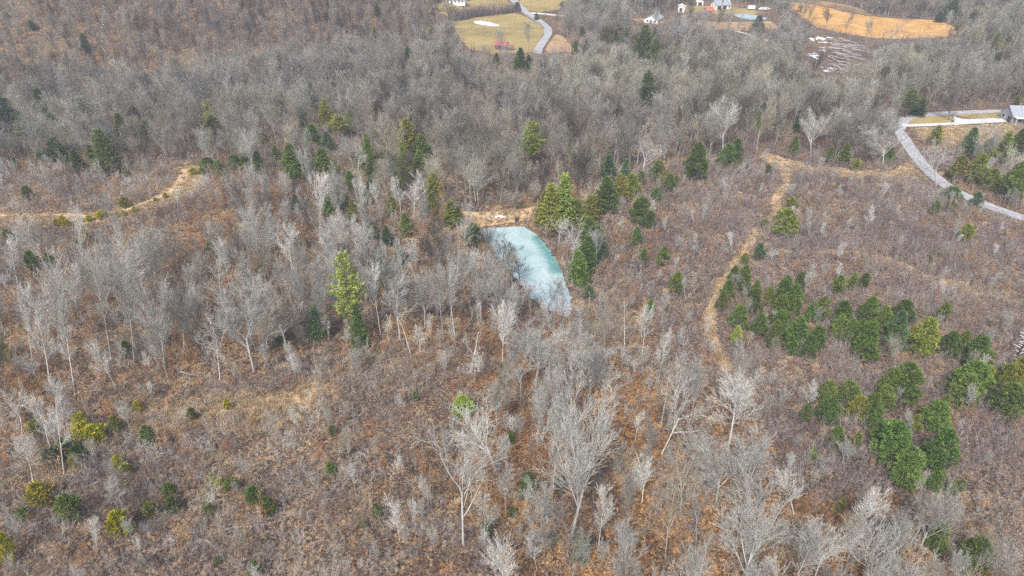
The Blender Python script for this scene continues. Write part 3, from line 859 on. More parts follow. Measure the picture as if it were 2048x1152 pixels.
# ------------------------------------------------------------------ evergreens, one by one (column, top row, foot row, width, shape, tone)
TONE = {'d': ((.062, .105, .042), 'dark green'), 'm': ((.128, .188, .052), 'mid green'), 'g': ((.095, .158, .046), 'rich green'), 'l': ((.25, .32, .08), 'light green'),
        'y': ((.33, .33, .022), 'lime green'), 'b': ((.095, .165, .085), 'bluish green'), 'o': ((.20, .235, .052), 'olive green')}
SHAPE = {'cone': 'cone shaped pine', 'tall': 'tall open pine', 'layer': 'layered pine', 'round': 'round bushy pine', 'bush': 'small young cedar'}
CLUSTERS = [
 ("on the reddish slope at the top left", "pines scattered on the top left slope", 'layer',
  [(63, 40, 60, 15, 'd'), (168, 65, 104, 18, 'd'), (164, 130, 150, 10, 'd'), (749, 52, 74, 12, 'm')]),
 ("at the left edge below the slope", "pines at the upper left edge", 'cone',
  [(12, 193, 255, 44, 'b'), (42, 226, 280, 28, 'd'), (83, 175, 238, 32, 'b'), (108, 205, 242, 26, 'b'), (157, 185, 218, 28, 'd'), (40, 256, 290, 18, 'o'),
   (178, 210, 228, 30, 'm')]),
 ("above the left trail in the grey woods", "pines above the left trail", 'cone',
  [(28, 313, 336, 14, 'b'), (83, 300, 328, 22, 'g'), (106, 275, 325, 42, 'd'), (135, 310, 335, 16, 'b'), (151, 297, 340, 26, 'g'), (178, 288, 318, 18, 'm'), (205, 257, 345, 52, 'm', 'layer'),
   (238, 225, 275, 28, 'm'), (265, 205, 230, 18, 'd'), (291, 237, 280, 24, 'g'), (340, 240, 268, 20, 'o'), (417, 198, 268, 34, 'o'), (250, 333, 354, 14, 'm'),
   (53, 370, 402, 20, 'g', 'bush')]),
 ("right of where the left trail ends", "pines right of the left trail end", 'cone',
  [(385, 335, 350, 18, 'y', 'bush'), (415, 313, 347, 36, 'g', 'round'), (437, 320, 350, 24, 'g'), (468, 308, 345, 32, 'g', 'round'), (490, 305, 342, 26, 'g'), (515, 302, 346, 26, 'g'),
   (528, 265, 295, 16, 'o'), (550, 290, 325, 20, 'm'), (578, 285, 350, 38, 'm'), (590, 327, 364, 28, 'g', 'round'), (612, 300, 348, 26, 'g'), (640, 295, 345, 36, 'm'),
   (605, 215, 262, 20, 'm'), (623, 245, 288, 32, 'g')]),
 ("in woods left of centre top", "pines in the upper middle woods", 'layer',
  [(623, 165, 215, 28, 'd'), (650, 197, 262, 36, 'o'), (678, 228, 278, 36, 'o', 'tall'), (698, 226, 270, 22, 'o'), (654, 262, 300, 30, 'b'), (734, 268, 320, 22, 'm'), (765, 285, 315, 24, 'm'),
   (742, 303, 355, 28, 'm'), (815, 235, 310, 52, 'o'), (842, 268, 315, 40, 'm'), (805, 282, 372, 30, 'o'), (793, 340, 395, 26, 'o'), (742, 350, 385, 24, 'b'), (867, 345, 398, 40, 'o'), (672, 372, 408, 28, 'b'), (645, 375, 405, 20, 'b'), (690, 385, 425, 24, 'b')]),
 ("left of the olive pasture", "pines left of the olive pasture", 'layer',
  [(754, 8, 32, 15, 'd'), (864, 48, 70, 17, 'o'), (816, 90, 118, 18, 'd'), (900, 130, 158, 18, 'o'), (865, 15, 30, 8, 'd')]),
 ("in the woods left above the pond", "pines in the band left above the pond", 'cone',
  [(655, 400, 432, 24, 'g'), (708, 398, 440, 26, 'o'), (724, 372, 412, 24, 'g'), (782, 392, 432, 26, 'o'), (812, 425, 470, 26, 'm'), (758, 505, 545, 26, 'b'), (742, 440, 478, 22, 'm'), (862, 385, 425, 26, 'o'),
   (700, 340, 378, 24, 'm'), (668, 318, 350, 22, 'o'), (590, 388, 420, 20, 'b'), (836, 300, 345, 26, 'm'), (788, 310, 350, 24, 'g'), (770, 535, 572, 22, 'b'), (735, 545, 600, 22, 'o'), (720, 300, 340, 20, 'g')]),
 ("near the red roofed barn", "pines near the red barn", 'cone',
  [(993, 105, 128, 15, 'g'), (1040, 94, 145, 26, 'g'), (1057, 108, 146, 18, 'd'), (1035, 3, 22, 16, 'd', 'round'), (1073, 26, 40, 10, 'd', 'round'), (1125, 2, 20, 14, 'd', 'tall')]),
 ("right of the buff triangle of grass", "pines right of the far road", 'layer',
  [(1152, 80, 108, 19, 'g', 'round'), (1165, 53, 76, 14, 'd'), (1212, 50, 88, 22, 'm'), (1232, 58, 88, 16, 'm'), (1252, 60, 92, 22, 'm'), (1290, 48, 118, 46, 'm'), (1310, 75, 128, 30, 'm'),
   (1278, 85, 125, 28, 'd'), (1518, 30, 66, 26, 'd', 'cone'), (1308, 108, 130, 20, 'o'), (1352, 85, 108, 14, 'o'), (1572, 5, 20, 12, 'd', 'tall'), (1602, 8, 24, 12, 'd', 'tall')]),
 ("in the top right woods", "pines in the top right woods", 'layer',
  [(1905, -4, 42, 32, 'd'), (1950, 16, 42, 18, 'd'), (1918, 40, 62, 16, 'd'), (1958, 58, 95, 18, 'o'), (1993, 64, 108, 22, 'o'), (2018, 68, 100, 22, 'o'), (2005, 85, 130, 26, 'd'), (1880, 22, 45, 18, 'd'), (1975, 10, 35, 16, 'd')]),
 ("in woods left of the paved road", "pines in the upper right woods", 'cone',
  [(1295, 140, 235, 38, 'd', 'tall'), (1066, 240, 340, 46, 'o', 'tall'), (1142, 277, 318, 16, 'g'), (1684, 178, 215, 14, 'o'), (1516, 215, 265, 14, 'm'), (1660, 292, 326, 18, 'm'),
   (1690, 285, 332, 24, 'm'), (1713, 316, 342, 20, 'o', 'bush'), (1780, 292, 326, 22, 'm'), (1820, 178, 236, 38, 'g', 'tall'), (1840, 195, 232, 26, 'd'), (1595, 230, 265, 16, 'd'), (1745, 255, 300, 18, 'b'), (1590, 270, 310, 20, 'm')]),
 ("right of the paved road", "pines right of the paved road", 'round',
  [(1873, 250, 292, 28, 'o', 'layer'), (1940, 253, 318, 32, 'b', 'cone'), (1920, 310, 358, 34, 'o'), (1960, 305, 365, 42, 'o'), (1985, 335, 380, 34, 'o'), (2036, 322, 398, 50, 'm'), (1975, 275, 330, 26, 'o'),
   (2010, 262, 330, 36, 'o', 'layer'), (2042, 255, 310, 34, 'm'), (1905, 372, 400, 40, 'b'), (1955, 383, 414, 24, 'b'), (2033, 190, 222, 16, 'm', 'cone')]),
 ("between the pond and the clearing", "pines above and right of the pond", 'cone',
  [(1218, 308, 362, 32, 'b'), (1250, 315, 365, 20, 'b'), (1215, 352, 420, 46, 'g'), (1240, 345, 405, 38, 'o', 'round'), (1262, 345, 395, 40, 'o', 'round'), (1284, 340, 368, 18, 'g'), (1318, 320, 358, 34, 'g'),
   (1340, 345, 384, 26, 'm', 'round'), (1313, 375, 402, 20, 'g', 'round'), (1395, 282, 362, 48, 'g', 'round'), (1455, 285, 335, 36, 'g', 'round'), (1473, 275, 325, 28, 'g', 'round'), (1283, 392, 448, 44, 'g', 'round'), (1300, 420, 458, 26, 'g', 'round'), (1273, 452, 494, 22, 'g', 'round'),
   (1352, 350, 372, 14, 'm', 'bush'), (1537, 328, 348, 14, 'g', 'bush')]),
 ("along the right bank of the pond", "pines along the pond's right bank", 'cone',
  [(1088, 380, 455, 34, 'o'), (1105, 365, 465, 44, 'o'), (1130, 342, 455, 46, 'l'), (1150, 395, 455, 40, 'o'), (1182, 385, 452, 38, 'o'), (1180, 432, 505, 42, 'g'), (1198, 450, 525, 36, 'b'), (1172, 470, 545, 40, 'g'),
   (1155, 498, 572, 42, 'm', 'round'), (1165, 530, 575, 34, 'g', 'round'), (1178, 568, 602, 22, 'b', 'bush')]),
 ("by the pond's upper left corner", "pines left of the pond", 'cone',
  [(898, 400, 450, 32, 'o'), (915, 412, 448, 20, 'g'), (947, 445, 498, 38, 'g', 'round'), (773, 452, 490, 22, 'b'), (800, 488, 526, 22, 'b'), (877, 568, 594, 16, 'g', 'bush'), (1128, 300, 312, 8, 'd', 'bush')]),
 ("in the left grove", "pines in the left grove", 'bush',
  [(693, 500, 690, 58, 'l', 'tall'), (714, 610, 698, 34, 'g', 'cone'), (635, 608, 680, 38, 'b', 'cone'), (253, 680, 716, 24, 'g'), (330, 658, 690, 18, 'm'), (0, 680, 718, 26, 'y'), (62, 500, 542, 26, 'm'),
   (98, 503, 545, 22, 'm'), (160, 478, 502, 16, 'm'), (590, 475, 500, 16, 'g'), (420, 480, 515, 18, 'm'), (555, 640, 690, 22, 'b')]),
 ("beside the left trail", "small cedars beside the left trail", 'bush',
  [(14, 458, 482, 20, 'm'), (125, 430, 454, 17, 'y'), (112, 438, 452, 14, 'o'), (177, 430, 444, 15, 'y'), (202, 420, 437, 24, 'y'), (234, 422, 434, 11, 'y'), (246, 420, 433, 10, 'y'), (248, 393, 416, 20, 'o'),
   (269, 412, 426, 12, 'y'), (330, 385, 398, 9, 'y'), (310, 394, 404, 8, 'o'), (167, 457, 480, 18, 'y'), (157, 480, 500, 14, 'o')]),
 ("by the lower left leaning trunks", "cedars in the lower left group", 'bush',
  [(69, 838, 870, 30, 'o'), (157, 825, 850, 24, 'y'), (160, 845, 882, 40, 'y'), (185, 850, 884, 44, 'y'), (130, 876, 914, 34, 'g'), (155, 888, 930, 32, 'g'), (97, 895, 930, 38, 'b'), (228, 830, 864, 24, 'o'),
   (293, 850, 890, 28, 'g'), (274, 800, 824, 16, 'y'), (235, 910, 942, 26, 'y'), (250, 925, 950, 22, 'l'), (150, 905, 935, 24, 'y')]),
 ("scattered at the bottom left", "cedars scattered at the bottom left", 'bush',
  [(75, 965, 1008, 46, 'y'), (133, 988, 1040, 44, 'm'), (45, 1016, 1040, 26, 'm'), (236, 1020, 1070, 44, 'y'), (298, 1002, 1034, 26, 'o'), (338, 965, 1002, 30, 'm'), (343, 992, 1028, 26, 'g'), (415, 1004, 1032, 22, 'm'),
   (422, 945, 975, 18, 'y'), (440, 955, 980, 22, 'y'), (463, 955, 984, 28, 'g'), (505, 970, 1010, 32, 'g'), (535, 992, 1032, 28, 'm'), (508, 1122, 1156, 28, 'm'), (4, 1060, 1125, 32, 'y'), (433, 1112, 1127, 14, 'm')]),
 ("scattered left of the lower centre", "young cedars left of the lower centre", 'bush',
  [(383, 814, 840, 18, 'm'), (453, 796, 820, 13, 'y'), (660, 922, 952, 20, 'm'), (663, 850, 872, 15, 'm'), (754, 1006, 1038, 20, 'm'), (729, 1040, 1057, 16, 'm'), (829, 783, 802, 15, 'm'), (925, 790, 828, 46, 'l', 'round')]),
 ("among lower centre orange leaves", "young pines at the lower centre", 'bush',
  [(1056, 942, 995, 32, 'g', 'round'), (1021, 860, 892, 15, 'm'), (1003, 725, 767, 17, 'b'), (1120, 950, 980, 22, 'b'), (1092, 1008, 1032, 15, 'm'), (975, 1038, 1072, 22, 'g'), (1025, 1012, 1036, 14, 'm'),
   (1104, 1063, 1090, 18, 'm'), (1163, 1073, 1122, 36, 'm', 'round'), (1375, 878, 902, 15, 'b'), (1365, 985, 1002, 14, 'm')]),
 ("between pond and right trail", "young pines in the shrubs right of the pond", 'bush',
  [(1288, 494, 528, 17, 'm'), (1327, 490, 532, 24, 'm'), (1355, 542, 588, 30, 'm'), (1300, 597, 632, 18, 'm'), (1245, 560, 575, 10, 'm')]),
 ("beside the right trail below the clearing", "pines beside the right trail", 'round',
  [(1572, 415, 472, 50, 'o'), (1584, 393, 414, 24, 'o', 'bush'), (1530, 438, 457, 20, 'o', 'bush'), (1520, 485, 518, 24, 'b'), (1490, 505, 530, 18, 'o', 'bush')]),
 ("in shrubs by the paved road", "young pines in the right shrubland", 'bush',
  [(1873, 400, 430, 18, 'm'), (1903, 397, 424, 22, 'o'), (1935, 446, 484, 28, 'o'), (1680, 549, 588, 26, 'm'), (1708, 543, 580, 16, 'm'), (1731, 545, 575, 19, 'g'), (1890, 603, 645, 22, 'm'), (1860, 528, 545, 12, 'y'), (1858, 508, 522, 12, 'o')]),
 ("in the plantation row's left half", "pines in the left half of the plantation", 'round',
  [(1468, 530, 578, 24, 'g'), (1488, 528, 588, 30, 'm'), (1455, 558, 610, 30, 'g'), (1445, 580, 622, 24, 'm'), (1512, 558, 610, 24, 'm'), (1508, 576, 625, 38, 'g'), (1478, 608, 655, 36, 'm'), (1474, 650, 690, 22, 'l'),
   (1570, 550, 618, 36, 'g'), (1600, 543, 590, 24, 'g'), (1588, 565, 632, 40, 'g'), (1562, 588, 650, 40, 'm'), (1562, 618, 670, 36, 'g'), (1520, 625, 676, 36, 'g'), (1552, 640, 698, 30, 'm'), (1540, 570, 610, 22, 'o'),
   (1595, 630, 705, 48, 'g'), (1635, 650, 698, 40, 'g'), (1618, 668, 718, 34, 'g')]),
 ("in the plantation row's right half", "pines in the right half of the plantation", 'round',
  [(1626, 604, 645, 30, 'g'), (1647, 592, 640, 34, 'm'), (1686, 600, 650, 44, 'g'), (1680, 628, 680, 34, 'm'), (1702, 635, 685, 34, 'm'), (1722, 636, 690, 26, 'm'), (1742, 592, 645, 38, 'g'), (1738, 640, 722, 48, 'g'),
   (1766, 610, 678, 42, 'm'), (1796, 618, 698, 46, 'b'), (1808, 598, 648, 44, 'g'), (1855, 633, 708, 54, 'o'), (1845, 670, 715, 30, 'o'), (1903, 662, 712, 42, 'g'), (1930, 660, 708, 30, 'm'), (1960, 670, 730, 54, 'g')]),
 ("in the lower plantation left of centre", "pines in the lower plantation", 'round',
  [(1656, 760, 806, 36, 'm'), (1700, 762, 808, 46, 'm'), (1661, 793, 845, 46, 'g'), (1614, 806, 842, 25, 'm'), (1718, 790, 838, 46, 'o'), (1748, 784, 848, 40, 'm'), (1770, 770, 822, 44, 'm'), (1815, 724, 805, 66, 'm'), (1785, 735, 802, 44, 'm'),
   (1752, 812, 862, 30, 'g'), (1753, 845, 888, 30, 'm'), (1788, 842, 920, 72, 'g'), (1820, 895, 972, 64, 'm'), (1675, 851, 895, 30, 'm'), (1713, 865, 900, 26, 'm'), (1682, 995, 1028, 24, 'o'), (1625, 893, 922, 22, 'm')]),
 ("in the lower plantation's right half", "pines at the right edge", 'round',
  [(1885, 855, 942, 62, 'g'), (1878, 803, 858, 58, 'm'), (1892, 789, 818, 22, 'm'), (1832, 828, 862, 28, 'o'), (1873, 943, 982, 32, 'm'), (1905, 958, 985, 20, 'm'), (1924, 960, 983, 18, 'm'), (1950, 722, 785, 66, 'm'),
   (1932, 745, 808, 56, 'm'), (1975, 730, 778, 44, 'o'), (2012, 725, 790, 40, 'o'), (2042, 712, 790, 56, 'o'), (2024, 768, 835, 70, 'm'), (1887, 760, 778, 20, 'm'), (2046, 765, 830, 40, 'g'), (1880, 1048, 1100, 44, 'm'),
   (1955, 1076, 1140, 62, 'm')]),
]
CROWN_RECTS = []
for phrase, grp, dshape, ents in CLUSTERS:
    ents = sorted(ents, key=lambda e: e[0])
    cnt = {}
    keys = [(e[4], e[5] if len(e) > 5 else dshape) for e in ents]
    tot = {k: keys.count(k) for k in keys}
    for e, k in zip(ents, keys):
        cx, yt, yb, wpx, tone = e[:5]; shp = k[1]
        if yb < 530: CROWN_RECTS.append((cx - wpx * .45, cx + wpx * .45, yt, yt + (yb - yt) * .72, yb))
        x, y, z, h = place(cx, yt, yb)
        dep = y * CP - (z + h * .5 - H) * SP
        w = wpx / F * dep * (1.03 if shp == 'round' else 1.08)
        pr = EVER[shp][rnd.randrange(len(EVER[shp]))]
        base, tn = TONE[tone]
        j = rnd.uniform(.82, 1.18)
        tint = [c * j * rnd.uniform(.92, 1.08) for c in base]
        n = cnt.get(k, 0); cnt[k] = n + 1
        if tot[k] == 1: lab = f"{tn} {SHAPE[shp]} {phrase}"
        else: lab = f"{ORD[n]} {tn} {SHAPE[shp]} {phrase}"
        nm = {'cone': 'pine_tree', 'tall': 'pine_tree', 'layer': 'pine_tree', 'round': 'bushy_pine_tree', 'bush': 'young_cedar'}[shp]
        sz = (h / pr['h']); sx = w / pr['w']
        thing(nm, pr, (x, y, z), rnd.uniform(0, 6.28), sx, sz, [(.16, .13, .11), tint], lab, "cedar" if shp == 'bush' else "pine tree", grp)

# ------------------------------------------------------------------ bare trees
BARKS = [((.43, .43, .40), 'pale grey'), ((.60, .595, .55), 'whitish'), ((.32, .315, .29), 'grey'), ((.39, .36, .295), 'tan grey'), ((.13, .118, .105), 'dark')]
# notable trees: column of crown, top row, foot row, crown width, species, bark, label, foot column (for a lean)
NOTABLE = [
 (915, 822, 1090, 150, 'open', 0, "big forked bare tree with split black trunk base at bottom centre", 927),
 (1190, 790, 1075, 150, 'fan', 0, "largest pale bare tree with fan shaped crown at lower centre", 1142),
 (1112, 800, 992, 54, 'slender', 0, "narrow pale bare tree left of the largest fan crowned tree", 1104),
 (1222, 960, 1100, 46, 'mid', 1, "leaning white trunked tree right of the largest fan crown", 1196),
 (1385, 705, 908, 90, 'open', 1, "white forked tree with two leaning stems at lower right centre", 1323),
 (1470, 735, 900, 76, 'mid', 1, "white twiggy tree right of the forked white tree", 1455),
 (1440, 860, 1010, 100, 'fan', 0, "dense pale twiggy crown right of the forked white tree", 1432),
 (1505, 868, 990, 76, 'fan', 0, "rounded pale crown at the right side of the dense pale pair", 1500),
 (1590, 940, 1030, 50, 'mid', 1, "lone pale feathery tree at lower right", 1588),
 (1500, 1015, 1180, 130, 'fan', 0, "broad pale crown at the bottom right of centre", 1490),
 (1620, 1040, 1200, 60, 'slender', 0, "thin leaning pale tree right of the broad bottom crown", 1565),
 (1740, 1040, 1200, 130, 'open', 0, "crooked pale tree at the bottom right", 1735),
 (1390, 1095, 1250, 80, 'fan', 0, "pale twig crown cut by the bottom edge right of centre", 1385),
 (1262, 1020, 1150, 60, 'mid', 0, "slim grey tree below the leaning white trunk at the bottom", 1238),
 (1350, 930, 1120, 60, 'open', 3, "tall tan crooked tree in the orange leaves at lower right centre", 1330),
 (1015, 930, 1025, 30, 'mid', 0, "thin grey tree left of the narrow pale tree at lower centre", 1012),
 (980, 990, 1085, 44, 'mid', 0, "small pale tree right of the split trunk tree", 970),
 (428, 938, 1022, 30, 'open', 1, "small white crooked tree with umbrella crown at lower left", 428),
 (232, 960, 1018, 50, 'mid', 0, "low pale tree left of the umbrella tree at lower left", 236),
 (105, 752, 948, 44, 'mid', 1, "tall white leaning trunk in the lower left group", 128),
 (88, 790, 905, 40, 'mid', 1, "second white leaning trunk in the lower left group", 102),
 (45, 862, 965, 40, 'mid', 1, "white trunk left of the lower left cedars", 66),
 (35, 762, 870, 50, 'open', 1, "pale branching tree near the left edge at the lower left", 44),
 (2030, 1075, 1190, 80, 'open', 0, "pale branching tree in the bottom right corner", 2030),
 (1945, 1105, 1200, 50, 'open', 1, "white bare branches before the pine in the bottom right corner", 1938),
 (475, 560, 742, 104, 'fan', 0, "large pale fan crowned tree in the left grove", 508),
 (120, 480, 790, 50, 'slender', 1, "very tall white leaning tree at the left edge of the left grove", 150),
 (80, 590, 770, 44, 'mid', 1, "white branching tree below the tall leaning tree at left", 100),
 (38, 560, 722, 36, 'slender', 1, "pale tall tree near the left edge of the left grove", 65),
 (200, 470, 720, 40, 'slender', 0, "narrow tall grey tree in the left grove", 222),
 (250, 465, 725, 60, 'slender', 0, "bushy topped tall grey tree in the left grove", 268),
 (310, 530, 738, 56, 'fan', 0, "spreading pale tree left of the large fan crown", 330),
 (365, 545, 700, 50, 'fan', 0, "pale tree just left of the large fan crown in the grove", 368),
 (430, 600, 760, 44, 'open', 1, "pale crooked tree before the large fan crown in the grove", 440),
 (545, 575, 735, 40, 'mid', 3, "tan slim tree right of the large fan crown", 530),
 (650, 495, 625, 60, 'fan', 0, "pale fan crowned tree left of the tall light green pine", 648),
 (628, 675, 732, 8, 'snag', 1, "short white dead trunk below the bluish pine in the grove", 628),
 (600, 500, 650, 40, 'fan', 0, "grey tree left of the fan crown by the light green pine", 606),
 (905, 480, 640, 46, 'fan', 0, "double stemmed pale tree left of the pond", 902),
 (848, 515, 655, 48, 'fan', 0, "pale spreading tree further left of the pond", 850),
 (960, 495, 640, 54, 'fan', 0, "pale tree at the left bank of the pond", 962),
 (795, 545, 680, 50, 'mid', 0, "pale tree left of the pond between orange leaves", 800),
 (730, 440, 590, 46, 'mid', 0, "grey tree above the tall light green pine", 736),
 (1005, 590, 700, 60, 'open', 0, "arching pale tree below the pond's left bank", 1035),
 (1042, 480, 580, 50, 'mid', 4, "dark bare tree standing before the pond's left bank", 1040),
 (1004, 465, 555, 50, 'mid', 4, "dark twiggy tree left in front of the pond ice", 1000),
 (1102, 535, 650, 60, 'open', 4, "dark forked tree at the near end of the pond", 1098),
 (1130, 540, 612, 60, 'open', 3, "arching bare tree at the pond's lower right bank", 1122),
 (1145, 430, 530, 50, 'open', 1, "white crooked tree among the pines right of the pond", 1146),
 (1118, 430, 490, 40, 'open', 1, "small pale tree at the pond's upper right bank", 1118),
 (1196, 455, 540, 26, 'slender', 0, "slim grey tree against the pines right of the pond", 1194),
 (1085, 640, 770, 160, 'fan', 0, "huge pale grey crown just below the pond", 1070),
 (1145, 660, 780, 100, 'fan', 0, "broad pale crown right of the huge crown below the pond", 1145),
 (1165, 690, 760, 90, 'open', 1, "leaning pale tree with crooked limbs below the pond", 1140),
 (1222, 730, 800, 60, 'open', 1, "pale crooked tree right of the crowns below the pond", 1222),
 (950, 655, 745, 50, 'snag', 1, "thin zigzag white tree below left of the pond", 940),
 (948, 700, 765, 34, 'mid', 1, "small pale tree below the zigzag white tree", 948),
 (845, 650, 710, 24, 'mid', 1, "small pale twiggy tree left of the zigzag tree", 840),
 (808, 630, 712, 22, 'snag', 1, "leaning thin white stem left of the zigzag tree", 822),
 (1250, 585, 700, 16, 'snag', 1, "slim dead tree with short stubs right of the pond", 1250),
 (1290, 600, 715, 30, 'slender', 1, "slim pale tree beside a young pine right of the pond", 1284),
 (1322, 660, 765, 32, 'mid', 1, "small white branching tree in the shrubs right of the ravine", 1316),
 (1390, 705, 790, 26, 'snag', 1, "broken topped white tree beside the right trail's lower end", 1380),
 (1495, 560, 605, 24, 'open', 1, "white bare tree among the left plantation pines", 1492),
 (1545, 490, 525, 26, 'open', 1, "pale bare tree above the plantation", 1545),
 (1728, 895, 925, 24, 'snag', 1, "small white dead tree left of the lower plantation", 1722),
 (1690, 880, 925, 34, 'fan', 0, "rounded pale shrub like tree left of the lower plantation", 1686),
 (1800, 670, 745, 30, 'slender', 3, "thin grey trunk under the upper plantation", 1790),
 (1288, 270, 348, 60, 'open', 1, "yellowish white spreading oak in the upper right woods", 1286),
 (1230, 245, 325, 60, 'open', 1, "yellowish white oak left of the spreading oak in the upper woods", 1228),
 (1622, 215, 312, 40, 'fan', 1, "pale tall tree at the edge of the right clearing woods", 1622),
 (1445, 205, 300, 50, 'fan', 1, "pale tree above the round pine by the shrubland edge", 1446),
 (1765, 240, 330, 60, 'fan', 0, "broad grey tree just left of the paved road", 1766),
 (1880, 285, 372, 80, 'open', 0, "grey tree standing at the right edge of the paved road", 1872),
 (1898, 170, 240, 40, 'fan', 4, "dark tree in front of the white driveway", 1898),
 (2020, 290, 345, 60, 'open', 1, "whitish spreading tree right of the paved road", 2022),
 (415, 245, 345, 34, 'fan', 0, "pale trunked tree above the end of the left trail", 417),
 (503, 250, 350, 36, 'fan', 0, "pale tree among the dark pines right of the left trail", 503),
 (716, 280, 348, 30, 'open', 1, "white trunked tree in the upper middle woods", 716),
 (825, 340, 440, 34, 'mid', 1, "tall white branched tree above the left side of the pond", 828),
 (800, 350, 430, 30, 'mid', 1, "white ragged tree left of the tall branched one above the pond", 802),
 (1075, 360, 410, 50, 'fan', 3, "bushy tan tree just beyond the pond dam", 1075),
 (1030, 372, 425, 50, 'fan', 3, "spreading tan tree beyond the middle of the pond dam", 1030),
 (1022, 500, 590, 34, 'slender', 3, "tan slim tree over the lower left pond edge", 1026),
 (1062, 545, 625, 44, 'mid', 0, "pale tree at the pond's lower left corner", 1062),
 (1030, 560, 650, 44, 'fan', 0, "pale fan tree left of the pond's near tip", 1034),
 (975, 450, 530, 26, 'slender', 4, "dark slim tree at the pond's upper left edge", 978),
 (1108, 595, 700, 60, 'open', 0, "pale crooked tree just below the pond's near tip", 1104),
 (158, 395, 570, 14, 'slender', 1, "thin white stem crossing the left trail", 170),
 (45, 418, 560, 30, 'slender', 1, "thin bent pale tree top below the left trail's left end", 110),
 (85, 560, 650, 34, 'mid', 3, "low tan tree beneath the tall leaning tree at left", 92),
]
def project1(x, y, z):
    a, b, d = project(x, y, z); return float(a), float(b), float(d)

bare_pts = []        # x, y, z, proto, sxy, sz, rot, tint, tiltx, tilty, label, group
used_xy = []
for (cx, yt, yb, wpx, sp, bk, lab, fx) in NOTABLE:
    x, y, z = at(fx, yb)
    h = max(2, height_for(y, z, yt))
    dep_top = y * CP - (z + h * .75 - H) * SP
    xt = (cx - 1024) / F * dep_top
    lean = math.atan2(xt - x, h * .75)
    lean = max(-.32, min(.32, lean))
    pi = rnd.choice(BYKIND[sp]); pr = BARE[pi]
    w = wpx / F * dep_top * 1.3
    sz = h / pr['h']; sx = max(.55 * sz, min(1.55 * sz, w / pr['w']))
    j = rnd.uniform(.95, 1.08); t = [c * j for c in BARKS[bk][0]]
    bare_pts.append(dict(x=x, y=y, z=z, i=pi, sx=sx, sz=sz, rz=rnd.uniform(0, 6.28), t=t, tilt=(0, lean), lab=lab, grp=None, size=1e9))
    used_xy.append((x, y))
used_xy = np.array(used_xy)

def jitter_grid(x0, x1, y0, y1, s, rng):
    X, Y = np.meshgrid(np.arange(x0, x1, s), np.arange(y0, y1, s))
    X = X.ravel() + rng.uniform(-.48, .48, X.size) * s; Y = Y.ravel() + rng.uniform(-.48, .48, Y.size) * s
    ok = np.abs(X) < 50 + Y * .86
    return X[ok], Y[ok]

G_ROAD = [(gpath(ROAD), 4.0), (gpath(ROAD_BACK), 3.0), (gpath(DRIVE), 3), (gpath(ROAD_FAR), 5.5), (gpath(LANE_FAR), 4), (gpath(LANE_MID), 3)]
G_TRAIL = [(gpath(TRAIL_R), 1.5), (gpath(TRAIL_L), 6.5), (gpath(TRAIL_B), 2.6), (gpath(DAM), 3.0)]
BUILDINGS_XY = []
def blocked(X, Y, px, py, roads=1.0, trails=1.0, fields=True):
    b = np.zeros(X.shape, bool)
    for p, w in G_ROAD: b |= distpath(X, Y, p) < w * roads
    for p, w in G_TRAIL: b |= distpath(X, Y, p) < w * trails
    pp = [at(*q, zfix=POND_Z)[:2] for q in POND]
    b |= inpoly(X, Y, pp) | (distpath(X, Y, pp + pp[:1]) < .25)
    if fields:
        for f in FIELDS: b |= inpoly(px, py, f)
        for f in (APRON, CLEARING, VERGE, LAWN_R1, LAWN_R2, FARM_POND, POND_GREY): b |= inpoly(px, py, f)
    for bx, by, br in BUILDINGS_XY: b |= np.hypot(X - bx, Y - by) < br
    return b

# building plots kept free of trees: column, row, radius (m)
PLOTS = [(900, 4, 20), (1012, 97, 14), (1307, 42, 13), (1398, 9, 8), (1362, 20, 8), (1416, 22, 9), (1440, 15, 14), (1502, 19, 8), (1530, 20, 8), (1568, 84, 14), (2040, 238, 12),
         (1640, 100, 20), (1680, 120, 18), (1655, 85, 12)]
for a_, b_, r_ in PLOTS:
    q_ = at(a_, b_); BUILDINGS_XY.append((q_[0], q_[1], r_))

X, Y = jitter_grid(-460, 460, 30, 660, 4.3, rng)
Z = terrain(X, Y); px, py, dep = project(X, Y, Z)
dens = np.zeros(X.shape); zone = np.full(X.shape, -1)
clump = vnoise(X, Y, 20, 5)
for zi, (pl, dn) in enumerate(((F_TOP, .80), (F_ROAD, .38), (G_LEFT, .50), (C_RIGHT, .56))):
    m = inpoly(px, py, pl); dens[m] = dn; zone[m] = zi
out = (zone < 0)
dens[out] = .11; zone[out & (px > 1180)] = 4; zone[out & (px <= 1180)] = 5
sparse_bottom = (zone == 2) & (px < 250); dens[sparse_bottom] *= .7
bot_r = (zone == 3) & (px > 1250) & (py > 960); dens[bot_r] = .80
hl = (zone == 0) & (px < 900) & (py < 200 - px * .11); dens[hl] *= .92
fr = (zone == 0) & (px > 1080) & (px < 1800) & (py > 270); dens[fr] *= .8
dens *= np.where(zone == 0, .30 + 1.25 * clump, .55 + .9 * clump)
keep = rng.random(X.shape) < dens
keep &= ~blocked(X, Y, px, py, 1.3, 1.4)
pp_ = [at(*q, zfix=POND_Z)[:2] for q in POND]
keep &= distpath(X, Y, pp_ + pp_[:1]) > 2.2
keep &= np.array([np.min((used_xy[:, 0] - a) ** 2 + (used_xy[:, 1] - b) ** 2) > 14 for a, b in zip(X, Y)])
